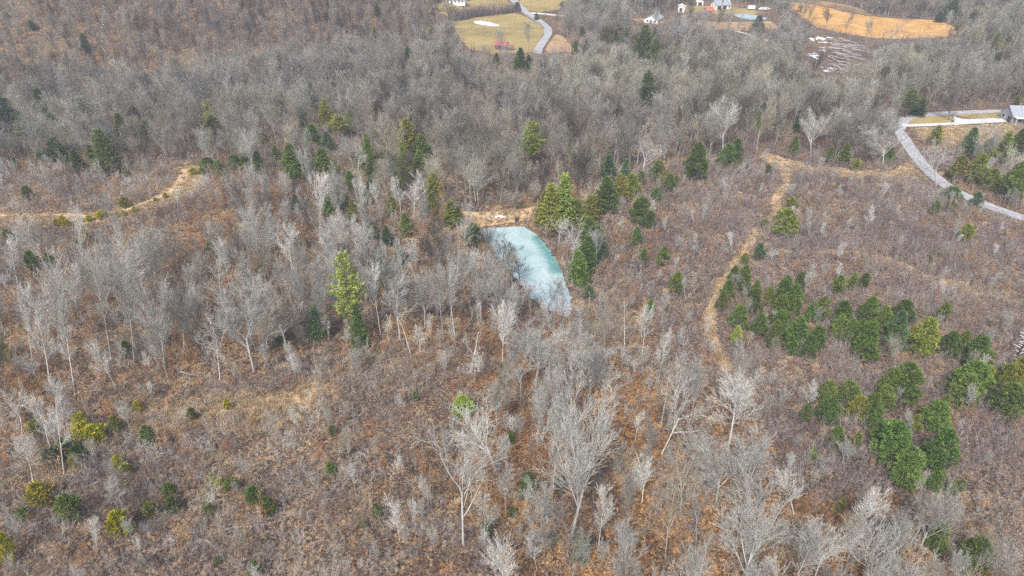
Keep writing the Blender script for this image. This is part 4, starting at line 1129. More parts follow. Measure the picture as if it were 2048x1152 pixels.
# keep the sight line to the pond and to the far fields open
keep &= ~((py > 625) & (py < 700) & (px > 1040) & (px < 1160))
keep &= ~((px > 900) & (px < 1160) & (py > 106) & (py < 128) & (rng.random(X.shape) < .75))
keep &= ~((px > 1250) & (px < 1560) & (py > 18) & (py < 100) & (rng.random(X.shape) < .5))
keep &= ~((px > 1560) & (px < 1930) & (py > 60) & (py < 118) & (rng.random(X.shape) < .55))
X, Y, Z, px, py, dep, zone = (q[keep] for q in (X, Y, Z, px, py, dep, zone))
# trees standing in front of the fields, houses, lanes and pine crowns are low ones
hgt = np.array([{0: (12, 18.5), 1: (10, 16), 2: (11, 19), 3: (7, 16), 4: (3, 6), 5: (3, 6.5)}[int(q)] for q in zone])
hgt = rng.uniform(hgt[:, 0], hgt[:, 1])
hl = (zone == 0) & (px < 900) & (py < 200 - px * .11); hgt[hl] *= .85
CLEARPX = FIELDS + [FARM_POND, POND_GREY, APRON, LAWN_R1, LAWN_R2, CLEARING,
    [(1795, 250), (1812, 250), (1850, 320), (1905, 370), (1890, 384), (1850, 358), (1815, 300)], [(1800, 247), (2040, 232), (2040, 250), (1800, 258)], [(1990, 200), (2060, 200), (2060, 246), (1990, 246)],
    [(860, -10), (940, -10), (940, 12), (860, 12)], [(985, 80), (1040, 80), (1040, 108), (985, 108)], [(1282, 22), (1332, 22), (1332, 46), (1282, 46)], [(1350, 2), (1545, 2), (1545, 26), (1350, 26)],
    [(1605, 70), (1745, 95), (1745, 140), (1690, 155), (1610, 130)], [(1062, 98), (1070, 112), (1106, 70), (1100, 50), (1050, 20), (1030, 0), (1010, 0)]]
exempt = rng.random(X.shape) < .09; ex2 = rng.random(X.shape) < .85
kill = np.zeros(X.shape, bool)
for it in range(9):
    bad = np.zeros(X.shape, bool); big_ = bad.copy()
    for fr_ in (.35, .6, .8, 1.02):
        qx, qy, _ = project(X, Y, Z + hgt * fr_)
        for off in (-6, 6):
            for pl in CLEARPX: bad |= inpoly(qx + off, qy, pl)
            for (a0, a1, b0, b1, yb_) in CROWN_RECTS: bad |= (qx + off > a0) & (qx + off < a1) & (qy > b0) & (qy < b1) & (py > yb_ - 6)
            for (a0, a1, b0, b1, yb_) in CROWN_RECTS:
                if a1 - a0 > 30: big_ |= (qx + off > a0) & (qx + off < a1) & (qy > b0) & (qy < b1) & (py > yb_ - 6)
    bad &= ~exempt & ((zone < 2) | (ex2 & (zone == 2)))
    bad |= big_ & (zone < 3)
    for fr_ in (.6, .8, 1.02):
        qx, qy, _ = project(X, Y, Z + hgt * fr_)
        b2 = np.zeros(X.shape, bool)
        for pl in ([(-400, 345), (400, 345), (470, 380), (470, 435), (300, 440), (150, 452), (-400, 460)], [(1000, 446), (1050, 446), (1120, 530), (1140, 612), (1095, 610), (1030, 540), (1000, 500)]): b2 |= inpoly(qx, qy, pl)
        bad |= b2 & ~exempt
    hgt[bad] *= .80
kill = (hgt < 3.4) & (zone < 4)
X, Y, Z, px, py, dep, zone, hgt = (q[~kill] for q in (X, Y, Z, px, py, dep, zone, hgt))
MIX = {0: (['fan'] * 4 + ['open'] * 3 + ['mid'] * 4 + ['slender'] * 3, (15, 21)), 1: (['open', 'fan', 'mid'], (10, 16)), 2: (['slender'] * 7 + ['fan'] * 3 + ['mid'] * 4 + ['open'], (11, 19)),
       3: (['mid'] * 4 + ['open'] * 2 + ['fan'] * 3 + ['slender'] * 4 + ['snag'], (8, 17)), 4: (['mid', 'fan', 'slender', 'slender'], (4, 8)), 5: (['mid', 'fan', 'slender', 'slender'], (4, 9))}
ZN = {0: "in the upper woods", 1: "right of the paved road", 2: "in the left grove", 3: "in the lower centre ravine", 4: "in the right shrubland", 5: "in the lower left shrubs"}
for k in range(len(X)):
    zn = int(zone[k]); ks, (h0, h1) = MIX[zn]
    sp = rnd.choice(ks)
    if zn == 0 and px[k] < 900 and py[k] < 200 - px[k] * .11: sp = rnd.choice(['slender', 'slender', 'mid', 'fan'])
    pi = rnd.choice(BYKIND[sp]); pr = BARE[pi]
    h = float(hgt[k])
    hill = zn == 0 and px[k] < 900 and py[k] < 200 - px[k] * .1
    if zn == 0:
        bk = rnd.choice([0, 2, 2, 3, 3, 2, 4] if not hill else [2, 3, 0, 4])
    else: bk = rnd.choice([0, 0, 1, 2, 2, 3] if zn in (2, 3) else [0, 2, 2, 3, 3])
    if zn == 2 and rnd.random() < .1: bk = 4
    sz = h / pr['h']; sx = sz * rnd.uniform(.85, 1.15) * ((.9 if hill else 1.08) if zn == 0 else .9)
    j = rnd.uniform(.70, 1.22)
    t = [c * j for c in BARKS[bk][0]]
    if zn == 0:
        v_ = float(vnoise(X[k], Y[k], 38, 91)); t = [t[0] * (.76 + .22 * v_), t[1] * (.73 + .26 * v_), t[2] * (.76 + .12 * v_)]
    if hill: t = [t[0] * .85, t[1] * .78, t[2] * .80]
    tl = (rnd.gauss(0, .04), rnd.gauss(0, .04))
    if zn in (2, 3) : tl = (rnd.gauss(0, .07), rnd.gauss(0, .08))
    infr = -20 < px[k] < 2068 and py[k] > -10 and py[k] < 1250
    size = (h / dep[k]) * (1 if infr else .0)
    bare_pts.append(dict(x=X[k], y=Y[k], z=Z[k], i=pi, sx=sx, sz=sz, rz=rnd.uniform(0, 6.28), t=t, tilt=tl, lab=None, zn=zn, bk=bk, sp=sp, h=h, size=size, px=px[k], py=py[k]))
bare_pts.sort(key=lambda d: -d['size'])
ind, rest = bare_pts[:300], bare_pts[300:]
SPN = {'slender': 'slender', 'fan': 'fan crowned', 'open': 'crooked limbed', 'mid': 'feathery', 'snag': 'stubby'}
NEAR = [("beside the frozen pond", 1060, 530), ("near the split trunk tree", 927, 1050), ("near the largest fan crown", 1142, 1000), ("near the grove's fan crown", 490, 700), ("near the tall light green pine", 695, 640),
        ("near tall leaning trees at left", 110, 720), ("by the lower left cedars", 150, 900), ("by the forked white tree", 1330, 880), ("at the bottom right", 1650, 1130), ("at the bottom centre", 1180, 1150),
        ("by the right trail", 1430, 640), ("by the plantation pines", 1700, 720), ("below the huge crown by the pond", 1100, 780), ("by the right clearing", 1600, 310), ("left of the paved road", 1760, 310),
        ("beyond the pond dam", 1000, 410), ("left of the pond top", 830, 440), ("above the left grove", 560, 430), ("below the left trail", 230, 500), ("at the bottom left", 300, 1080), ("by the umbrella tree", 440, 960),
        ("above the left trail", 250, 320), ("above the dark pines", 560, 300), ("right of the paved road", 1960, 340), ("by the lower plantation", 1800, 880), ("in the shrubs left of centre", 720, 880), ("left of the zigzag white tree", 800, 640),
        ("in the lower ravine", 1060, 900), ("in the lower right thicket", 1450, 1050), ("between pond and right trail", 1290, 600), ("in the left grove's middle", 330, 640), ("at the far left edge", 20, 640), ("above the plantation", 1640, 480), ("near the right edge", 2000, 560)]
def nearname(px_, py_):
    return min(NEAR, key=lambda n: (n[1] - px_) ** 2 + (n[2] - py_) ** 2)[0]
for d in ind:
    if d['lab'] is None:
        hs = 'tall' if d['h'] > 15 else ('medium' if d['h'] > 9.5 else 'small')
        d['key'] = f"{hs} {BARKS[d['bk']][1]} {SPN[d['sp']]} bare tree {nearname(d['px'], d['py'])}"
cnt = {}
for d in ind:
    if d['lab'] is None: cnt.setdefault(d['key'], []).append(d)
for k, L_ in cnt.items():
    L_.sort(key=lambda d: d['px'])
    n = len(L_)
    for q, d in enumerate(L_):
        if n == 1: d['lab'] = k
        elif n == 2: d['lab'] = ("left hand " if q == 0 else "right hand ") + k
        elif n == 3: d['lab'] = ("left hand ", "middle ", "right hand ")[q] + k
        else: d['lab'] = ORD[min(q, 19)] + " " + k
for d in ind:
    pr = BARE[d['i']]
    tt = [c * 1.0 for c in d['t']]
    tw = [tt[0] * .84, tt[1] * .83, tt[2] * .82]
    g = "pale bare trees in the groves and ravine" if d['size'] > 0 else None
    o = thing("bare_tree" if pr['kind'] != 'snag' else "dead_tree", pr, (d['x'], d['y'], d['z'] - .1), d['rz'], d['sx'], d['sz'], [tt, tw], d['lab'], "tree", g)
    # lean about world axes, then spin
    from mathutils import Matrix
    mt = Matrix.Translation((d['x'], d['y'], d['z'] - .1)) @ Matrix.Rotation(d['tilt'][1], 4, 'Y') @ Matrix.Rotation(d['tilt'][0], 4, 'X') @ Matrix.Rotation(d['rz'], 4, 'Z') @ Matrix.Diagonal((d['sx'], d['sx'], d['sz'], 1))
    o.matrix_world = mt

# ------------------------------------------------------------------ uncountable vegetation: geometry-node scatters
def src_objects(proto_list, finder):
    return [[finder(me) for _, me in p['parts']] for p in proto_list]

def scatter(name, P, kind, rot, scl, tint, sources, label, cat):
    """P (n,3); kind (n) picks sources[kind] (list of objects instanced together)"""
    me = bpy.data.meshes.new(name)
    me.vertices.add(len(P)); me.vertices.foreach_set("co", np.asarray(P, np.float32).ravel())
    a = me.attributes.new("pick", 'INT', 'POINT'); a.data.foreach_set("value", np.asarray(kind, np.int32))
    a = me.attributes.new("turn", 'FLOAT_VECTOR', 'POINT'); a.data.foreach_set("vector", np.asarray(rot, np.float32).ravel())
    a = me.attributes.new("size", 'FLOAT_VECTOR', 'POINT'); a.data.foreach_set("vector", np.asarray(scl, np.float32).ravel())
    a = me.attributes.new("tint", 'FLOAT_COLOR', 'POINT'); a.data.foreach_set("color", np.column_stack([tint, np.ones(len(P))]).astype(np.float32).ravel())
    o = link(name, me)
    tag(o, label, cat, kind="stuff")
    ng = bpy.data.node_groups.new(name, 'GeometryNodeTree')
    ng.interface.new_socket("Geometry", in_out='INPUT', socket_type='NodeSocketGeometry')
    ng.interface.new_socket("Geometry", in_out='OUTPUT', socket_type='NodeSocketGeometry')
    gi, go = ng.nodes.new("NodeGroupInput"), ng.nodes.new("NodeGroupOutput")
    def named(n_, t):
        q = ng.nodes.new("GeometryNodeInputNamedAttribute"); q.data_type = t; q.inputs[0].default_value = n_
        return q.outputs[0]
    ka, ta, sa = named("pick", 'INT'), named("turn", 'FLOAT_VECTOR'), named("size", 'FLOAT_VECTOR')
    jn = ng.nodes.new("GeometryNodeJoinGeometry")
    for i, objs in enumerate(sources):
        j = ng.nodes.new("GeometryNodeJoinGeometry")
        for ob in objs:
            oi = ng.nodes.new("GeometryNodeObjectInfo"); oi.transform_space = 'ORIGINAL'
            oi.inputs["Object"].default_value = ob; oi.inputs["As Instance"].default_value = True
            ng.links.new(oi.outputs["Geometry"], j.inputs[0])
        g2 = ng.nodes.new("GeometryNodeGeometryToInstance"); ng.links.new(j.outputs[0], g2.inputs[0])
        cmp_ = ng.nodes.new("FunctionNodeCompare"); cmp_.data_type = 'INT'; cmp_.operation = 'EQUAL'
        ints = [s for s in cmp_.inputs if s.type == 'INT']
        ng.links.new(ka, ints[0]); ints[1].default_value = i
        ip = ng.nodes.new("GeometryNodeInstanceOnPoints")
        ng.links.new(gi.outputs[0], ip.inputs["Points"]); ng.links.new(cmp_.outputs[0], ip.inputs["Selection"])
        ng.links.new(g2.outputs[0], ip.inputs["Instance"])
        ng.links.new(ta, ip.inputs["Rotation"]); ng.links.new(sa, ip.inputs["Scale"])
        ng.links.new(ip.outputs[0], jn.inputs[0])
    ng.links.new(jn.outputs[0], go.inputs[0])
    md = o.modifiers.new("scatter", 'NODES'); md.node_group = ng
    return o

def first_user(me):
    for o in bpy.data.objects:
        if o.data == me: return o
    raise RuntimeError("no user of " + me.name)

# make sure every bare tree shape is standing somewhere as a tree of its own
rx = np.random.default_rng(404)
XS, YS = jitter_grid(-190, 190, 42, 235, 2.7, rx)
ZS = terrain(XS, YS); pxs, pys, _ = project(XS, YS, ZS)
dS = np.where(inpoly(pxs, pys, C_RIGHT), .40, np.where(inpoly(pxs, pys, G_LEFT), .30, np.where(inpoly(pxs, pys, F_TOP), 0, .12)))
kS = (rx.random(XS.shape) < dS * (.4 + 1.2 * vnoise(XS, YS, 12, 55))) & ~blocked(XS, YS, pxs, pys, 1.2, 1.0) & (distpath(XS, YS, pp_ + pp_[:1]) > 1.2)
kS &= ~((pxs < 480) & (pys > 440) & (pys < 530))
for x_, y_, z_ in zip(XS[kS], YS[kS], ZS[kS]):
    i_ = rnd.choice(BYKIND['slender'] + BYKIND['mid'][:2]); h_ = rnd.uniform(3.0, 7.5); s_ = h_ / BARE[i_]['h']
    b_ = BARKS[rnd.choice([0, 0, 1, 2, 3])][0]; j_ = rnd.uniform(.75, 1.1)
    rest.append(dict(x=x_, y=y_, z=z_, i=i_, sx=s_ * .95, sz=s_, rz=rnd.uniform(0, 6.28), t=[c * j_ for c in b_], tilt=(rnd.gauss(0, .09), rnd.gauss(0, .09))))
srcs = []
for i, pr in enumerate(BARE):
    srcs.append([first_user(me) for _, me in pr['parts']])
P = [(d['x'], d['y'], d['z'] - .1) for d in rest]
scatter("bare_woodland", P, [d['i'] for d in rest], [(d['tilt'][0], d['tilt'][1], d['rz']) for d in rest], [(d['sx'], d['sx'], d['sz']) for d in rest],
        np.array([[c * .95 for c in d['t']] for d in rest]), srcs, "grey brown leafless woods filling the upper half and far hills", "woodland")

# prominent shrubs and leaf-holding saplings, one by one
SHRUBS_IND = [  # column, top, foot, width, leafy?, tint, label
 (1038, 985, 1010, 30, 0, (.42, .40, .38), "pale wispy shrub near the young pine at lower centre"),
 (545, 895, 925, 30, 0, (.48, .46, .46), "silvery twig shrub in the lower left shrubs"),
 (570, 935, 955, 26, 0, (.50, .48, .48), "whitish low shrub left of the lower centre"),
 (617, 1020, 1048, 22, 0, (.50, .48, .47), "thin silvery shrub near the bottom left"),
 (250, 862, 885, 30, 0, (.50, .48, .46), "silvery shrub right of the lower left cedars"),
 (385, 862, 900, 60, 0, (.36, .34, .35), "broad lilac grey shrub right of the lower left cedars"),
 (190, 915, 955, 50, 0, (.34, .31, .31), "grey shrub below the lower left cedars"),
 (310, 812, 840, 34, 0, (.46, .44, .44), "pale round shrub above the dark cedar at left"),
 (730, 910, 950, 34, 0, (.48, .47, .46), "pale upright shrub at lower left of centre"),
 (1565, 835, 870, 50, 0, (.40, .37, .38), "lilac grey shrub left of the lower plantation"),
 (1930, 830, 870, 60, 0, (.36, .32, .34), "lilac shrub below the right edge pines"),
 (1995, 850, 890, 50, 0, (.35, .31, .33), "lilac twig shrub near the right edge"),
 (1820, 1058, 1150, 62, 2, (.55, .28, .11), "large rounded orange leaved beech at bottom right"),
 (1645, 1115, 1150, 60, 2, (.50, .26, .10), "orange leaved beech on the bottom edge right of centre"),
 (2035, 1010, 1075, 60, 1, (.48, .27, .13), "orange leaved tree at the right edge near the bottom"),
 (1000, 905, 950, 60, 2, (.42, .19, .07), "orange leaved beech near the split trunk tree"),
 (1080, 900, 960, 50, 2, (.40, .18, .06), "rust leaved beech above the lower centre young pine"),
 (1010, 1085, 1130, 60, 1, (.52, .30, .13), "tan orange beech right of the split trunk base"),
 (1100, 1095, 1140, 70, 1, (.52, .32, .16), "pale orange beech at the bottom centre"),
 (1005, 845, 880, 40, 2, (.46, .22, .09), "orange beech above left of the narrow pale tree"),
 (800, 915, 960, 60, 1, (.50, .32, .16), "tan leaved sapling left of the split trunk tree"),
 (690, 880, 905, 34, 2, (.44, .20, .09), "small orange sapling in the shrubs left of centre"),
 (960, 700, 730, 30, 2, (.28, .09, .06), "dark red leaved sapling below the zigzag tree"),
 (820, 715, 745, 36, 2, (.30, .12, .07), "reddish leaved sapling left of the zigzag tree"),
 (48, 538, 560, 30, 2, (.50, .26, .12), "orange tuft of leaves near the left edge below the trail"),
 (120, 560, 590, 36, 2, (.48, .24, .12), "orange leaved sapling below the leaning tree at left"),
 (150, 740, 780, 60, 1, (.46, .25, .12), "orange leaved sapling between white trunks at far left"),
 (180, 620, 660, 36, 1, (.50, .29, .14), "tan orange sapling in the left grove behind white trunks"),
 (560, 515, 555, 36, 2, (.48, .24, .12), "orange beech right of the large grove fan crown"),
 (585, 560, 600, 36, 1, (.46, .24, .11), "second orange beech right of the large grove fan crown"),
 (325, 318, 352, 60, 2, (.42, .24, .14), "rust leaved trees above the left trail"),
 (545, 322, 350, 36, 2, (.42, .20, .11), "rust leaved beech among the pines right of the left trail"),
 (565, 362, 388, 26, 2, (.44, .21, .11), "orange beech below the pines right of the left trail"),
 (758, 270, 300, 30, 2, (.42, .14, .10), "reddish leaved tree in the upper middle woods"),
 (800, 405, 430, 30, 2, (.42, .15, .08), "rust red beech above left of the pond"),
 (845, 440, 470, 34, 2, (.40, .17, .09), "rust beech left of the pond's upper corner"),
 (885, 458, 480, 40, 1, (.42, .18, .09), "rust leaved shrub by the round pine left of the pond"),
 (1345, 520, 548, 40, 2, (.50, .29, .15), "pale orange beech in the shrubs right of the pond"),
 (1520, 525, 540, 24, 2, (.55, .36, .18), "pale orange sapling above the plantation"),
 (1645, 535, 560, 18, 2, (.55, .36, .20), "small pale orange sapling right above the plantation"),
 (1630, 910, 940, 50, 1, (.48, .31, .16), "tan orange sapling left of the lower plantation"),
 (1645, 975, 1005, 36, 2, (.54, .32, .18), "orange sapling below left of the lower plantation"),
 (1240, 1075, 1150, 80, 1, (.44, .25, .10), "olive orange thicket sapling at the bottom beside the leaning white trunk"),
 (1398, 520, 560, 20, 2, (.5, .3, .16), "small orange beech left of the right trail"),
 (380, 1125, 1150, 22, 2, (.55, .34, .15), "small tan orange sapling on the bottom edge at left"),
 (225, 1105, 1145, 30, 1, (.52, .34, .16), "tan orange sapling at the bottom left corner area"),
 (1370, 1020, 1080, 60, 1, (.42, .22, .08), "rust orange sapling in the lower right thicket"),
 (1495, 760, 830, 40, 1, (.48, .31, .16), "tan bushy sapling at the lower end of the right trail"),
]
for (cx, yt, yb, wpx, lf, tn, lab) in SHRUBS_IND:
    x, y, z, h = place(cx, yt, yb)
    dep_ = y * CP - (z + h * .5 - H) * SP
    pr = rnd.choice(LEAFY if lf else SHRUB)
    stem = (.30, .25, .22) if lf else tn
    sz = h / pr['h']; sx = wpx / F * dep_ / pr['w']
    n_ = 2 if (lf and sx > 1.4) else 1
    thing("leafy_sapling" if lf else "bare_shrub", pr, (x, y, z), rnd.uniform(0, 6.28), sx, sz, [stem, tn], lab, "sapling" if lf else "shrub",
          "orange leaved saplings" if lf else "pale bare shrubs")
SH_ALL = SHRUB + LEAFY
# shrubs whose shape was not drawn above still get one plant of their own, beside the right trail
have = {me for o in bpy.data.objects if o.type == 'MESH' for me in (o.data,)}
spare = [(1400, 430), (1440, 455), (1340, 560), (1600, 480), (1660, 460), (1700, 430), (1385, 640), (1250, 640), (1750, 520)]
for q, pr in enumerate(SH_ALL):
    if pr['parts'][0][1] not in have:
        x, y, z = at(*spare[q])
        thing("bare_shrub" if len(pr['parts']) == 1 else "leafy_sapling", pr, (x, y, z), 1.0, 1.0, 1.0, [(.34, .27, .25), (.45, .26, .14)],
              f"low twiggy shrub, {ORD[q]} of those among the shrubs right of the pond", "shrub", "low shrubs right of the pond")
ssrc = [[first_user(me) for _, me in p['parts']] for p in SH_ALL]

def undergrowth(s, y0, y1, fdens, sc, seed, xw=330):
    rg = np.random.default_rng(seed)
    X, Y = jitter_grid(-xw, xw, y0, y1, s, rg)
    Z = terrain(X, Y); px, py, dep = project(X, Y, Z)
    infor = inpoly(px, py, F_TOP) | inpoly(px, py, F_ROAD)
    ingr = inpoly(px, py, G_LEFT)
    inrav = inpoly(px, py, C_RIGHT)
    d = np.where(infor, fdens, np.where(ingr, .5, np.where(inrav, .55, .92)))
    gap = vnoise(X, Y, 7, 8) * .6 + vnoise(X, Y, 2.6, 9) * .4
    d = d * np.clip(.35 + 1.35 * gap, 0, 1.1)
    k = (rg.random(X.shape) < d) & ~blocked(X, Y, px, py, 1.0, .75)
    X, Y, Z, px, py, infor, ingr, inrav = (q[k] for q in (X, Y, Z, px, py, infor, ingr, inrav))
    n = len(X)
    a = vnoise(X, Y, 14, 21) * .6 + vnoise(X, Y, 5, 22) * .4 + rg.normal(0, .13, n)
    b = vnoise(X, Y, 19, 31) * .6 + vnoise(X, Y, 6, 32) * .4 + rg.normal(0, .13, n)
    pal = np.array([(.13, .098, .086), (.32, .297, .28), (.215, .165, .135), (.36, .29, .215), (.47, .46, .44)])
    right = sstep(1150, 1500, px) * (py < 1000)
    idx = np.clip((a * 5.6 - .6), 0, 4.99)
    i0 = np.floor(idx).astype(int)
    col = pal[i0]
    lil = np.array([.245, .200, .208])
    col = col * (1 - .5 * right[:, None]) + lil * .5 * right[:, None]
    col = col * rg.uniform(.65, 1.35, (n, 1))
    # leaf-holding plants
    pl = np.where(ingr | inrav, .32, np.where(infor, .07, .10)) * np.where(right > .5, .5, 1.0)
    leaf = rg.random(n) < pl * np.clip((b - .22) * 2.4, 0, 2)
    lcol = np.array([(.46, .25, .11), (.38, .20, .09), (.48, .32, .17), (.33, .17, .09)])[rg.integers(0, 4, n)] * rg.uniform(.75, 1.15, (n, 1))
    lcol = np.where((right > .5)[:, None], lcol * .6 + np.array([.2, .14, .10]) * .6, lcol)
    kind = np.where(leaf, 5 + rg.integers(0, 4, n), rg.integers(0, 5, n))
    col = np.where(leaf[:, None], lcol, col)
    sxy = rg.uniform(.75, 1.3, n) * sc; sz = rg.uniform(.45, 1.35, n) * (.55 + .9 * vnoise(X, Y, 9, 77)) * np.where(infor, 1.0, 1.0) * (1 + (sc - 1) * .4)
    rot = np.column_stack([rg.normal(0, .08, n), rg.normal(0, .08, n), rg.uniform(0, 6.28, n)])
    return np.column_stack([X, Y, Z - .03]), kind, rot, np.column_stack([sxy, sxy, sz]), col
U = [undergrowth(1.45, 42, 150, .5, 1.0, 61, 210), undergrowth(1.75, 150, 240, .42, 1.15, 62, 270), undergrowth(3.0, 240, 560, .5, 1.6, 63, 470)]
U = [np.concatenate([u[i] for u in U]) for i in range(5)]
scatter("undergrowth", U[0], U[1], U[2], U[3], U[4], ssrc, "dense leafless brush and dry leaved saplings covering the cleared slopes", "undergrowth")

# dry grass on the trails, verges and lawns
def grass_pts():
    rg = np.random.default_rng(91)
    pts = []
    for p, w, dn in ((TRAIL_R, .9, 1.6), (TRAIL_L, 2.4, 2.2), (TRAIL_B, 3.5, 2.6), (DAM, 3.4, 2.0), (TRAIL_FAR, 1.2, .6)):
        G = np.array(gpath(p)); seg = np.hypot(*np.diff(G, axis=0).T); L = seg.sum(); c = np.concatenate([[0], np.cumsum(seg)])
        n = int(L * w * dn)
        t = rg.uniform(0, L, n)
        pts.append(np.column_stack([np.interp(t, c, G[:, 0]) + rg.normal(0, w * .6, n), np.interp(t, c, G[:, 1]) + rg.normal(0, w * .6, n)]))
    for pl in (CLEARING, VERGE, LAWN_R2):
        G = np.array(gpoly(pl)); a, b = G.min(0), G.max(0); n = int((b - a).prod() * .9)
        q = rg.uniform(a, b, (n, 2)); q = q[inpoly(q[:, 0], q[:, 1], [tuple(g) for g in G])]; pts.append(q)
    # scattered tussocks in the open slopes and round the pond's near end
    q = rg.uniform((-150, 45), (150, 200), (7000, 2)); q = q[(vnoise(q[:, 0], q[:, 1], 11, 44) > .62)]; pts.append(q)
    q = np.column_stack([rg.normal(20, 4, 260), rg.normal(126, 6, 260)]); pts.append(q)
    q = np.concatenate(pts)
    pp = [at(*z, zfix=POND_Z)[:2] for z in POND]
    q = q[~inpoly(q[:, 0], q[:, 1], pp)]
    for p_, w_ in G_ROAD[:3]: q = q[distpath(q[:, 0], q[:, 1], p_) > w_ * .75]
    return q, rg
gq, rg_ = grass_pts()
n_ = len(gq)
gt = np.array([(.44, .31, .18), (.52, .40, .25), (.38, .26, .15), (.36, .29, .17)])[rg_.integers(0, 4, n_)] * rg_.uniform(.8, 1.2, (n_, 1))
x_, y_, z_ = at(1500, 420)
for q, (a_, b_, lb) in enumerate(((1556, 415, "tan grass tussock on the right trail below the clearing"), (1448, 720, "tan grass tussock low on the right trail"))):
    x_, y_, z_ = at(a_, b_)
    thing("grass_tussock", TUFT[q], (x_, y_, z_), 0, 1.6, 1.6, [(.48, .33, .17)], lb, "grass tussock")
gsrc = [[first_user(me) for _, me in p['parts']] for p in TUFT]
gs = rg_.uniform(.7, 1.5, n_)
scatter("dry_grass", np.column_stack([gq, terrain(gq[:, 0], gq[:, 1]) + .05]), rg_.integers(0, 2, n_), np.column_stack([gs * 0, gs * 0, rg_.uniform(0, 6.28, n_)]),
        np.column_stack([gs, gs, gs * .8]), gt, gsrc, "tan dry grass along the trails and clearings", "grass")

# ------------------------------------------------------------------ boxes and roofs for buildings
class MB:
    def __init__(s): s.V = []; s.F = []
    def quad(s, *p):
        n = len(s.V); s.V += [tuple(q) for q in p]; s.F.append(tuple(range(n, n + len(p))))
    def box(s, x0, x1, y0, y1, z0, z1):
        n = len(s.V)
        s.V += [(x0, y0, z0), (x1, y0, z0), (x1, y1, z0), (x0, y1, z0), (x0, y0, z1), (x1, y0, z1), (x1, y1, z1), (x0, y1, z1)]
        s.F += [tuple(n + i for i in f) for f in ((0, 3, 2, 1), (4, 5, 6, 7), (0, 1, 5, 4), (1, 2, 6, 5), (2, 3, 7, 6), (3, 0, 4, 7))]
        return s
    def tube(s, p0, p1, r0, r1, k=8):
        V, Fq = prisms([p0], [p1], [r0], [r1], k); n = len(s.V)
        s.V += [tuple(v) for v in V]; s.F += [tuple(int(i) + n for i in f) for f in Fq]
        s.F += [tuple(n + i for i in range(k))[::-1], tuple(n + k + i for i in range(k))]
        return s
    def build(s, name, mat, parent=None):
        me = bpy.data.meshes.new(name); me.from_pydata(s.V, [], s.F); me.materials.append(mat); me.update()
        return link(name, me, parent)

def gable_roof(m, L, W, z, rise, over=.4, th=.14):
    """ridge along x"""
    a, b = L / 2 + over, W / 2 + over
    sl = rise / (W / 2); zo = z - over * sl
    for s in (-1, 1):
        lo = [(-a, s * b, zo), (a, s * b, zo), (a, 0, z + rise), (-a, 0, z + rise)]
        up = [(x, y, q + th) for x, y, q in lo]
        n = len(m.V); m.V += lo + up
        fs = [(0, 1, 2, 3), (7, 6, 5, 4), (0, 4, 5, 1), (1, 5, 6, 2), (3, 7, 4, 0)]
        if s == 1: fs = [f[::-1] for f in fs]
        m.F += [tuple(n + i for i in f) for f in fs]

def house(name, loc, rz, L, W, hw, rise, wm, rm, label, cat, windows=(), doors=(), gable_win=False, chimney=False, porch=False):
    o = empty(name, loc, rz); tag(o, label, cat)
    w = MB(); w.box(-L / 2, L / 2, -W / 2, W / 2, -1.0, hw)
    for s in (-1, 1):
        x = s * L / 2
        tri = [(x, -W / 2, hw), (x, W / 2, hw), (x, 0, hw + rise)]
        w.quad(*(tri if s == 1 else tri[::-1]))
    wall = w.build("wall", wm, o)
    r = MB(); gable_roof(r, L, W, hw + .02, rise); roof = r.build("roof", rm, o)
    if chimney:
        MB().box(L * .2, L * .2 + .8, -.4, .4, hw + rise * .4, hw + rise + .9).build("chimney", M_GREYWALL, roof)
    for (side, u, zc, ww, hh) in windows:
        m = MB(); g = MB()
        if side in 'SN':
            y = -W / 2 if side == 'S' else W / 2; s = -1 if side == 'S' else 1
            m.box(u - ww / 2 - .12, u + ww / 2 + .12, min(y, y + s * .06), max(y, y + s * .06), zc - hh / 2 - .12, zc + hh / 2 + .12)
            g.box(u - ww / 2, u + ww / 2, min(y + s * .05, y + s * .09), max(y + s * .05, y + s * .09), zc - hh / 2, zc + hh / 2)
        else:
            x = -L / 2 if side == 'W' else L / 2; s = -1 if side == 'W' else 1
            m.box(min(x, x + s * .06), max(x, x + s * .06), u - ww / 2 - .12, u + ww / 2 + .12, zc - hh / 2 - .12, zc + hh / 2 + .12)
            g.box(min(x + s * .05, x + s * .09), max(x + s * .05, x + s * .09), u - ww / 2, u + ww / 2, zc - hh / 2, zc + hh / 2)
        f = m.build("window", M_WHITEWALL, o); g.build("pane", M_DARK, f)
    for (side, u, ww, hh) in doors:
        m = MB()
        if side in 'SN':
            y = -W / 2 if side == 'S' else W / 2; s = -1 if side == 'S' else 1
            m.box(u - ww / 2, u + ww / 2, min(y, y + s * .07), max(y, y + s * .07), 0, hh)
        else:
            x = -L / 2 if side == 'W' else L / 2; s = -1 if side == 'W' else 1
            m.box(min(x, x + s * .07), max(x, x + s * .07), u - ww / 2, u + ww / 2, 0, hh)
        m.build("door", M_DARK, o)
    if porch:
        p = MB(); p.box(-L / 2, L / 2, -W / 2 - 2.2, -W / 2 - .05, hw - .25, hw - .1)
        for q in range(4):
            xx = -L / 2 + .2 + q * (L - .4) / 3
            p.box(xx - .08, xx + .08, -W / 2 - 2.1, -W / 2 - 1.94, -.5, hw - .25)
        p.build("porch", M_WHITEWALL, o)
    return o

def gat(px_, py_): 
    x, y, z = at(px_, py_); return (x, y, z)

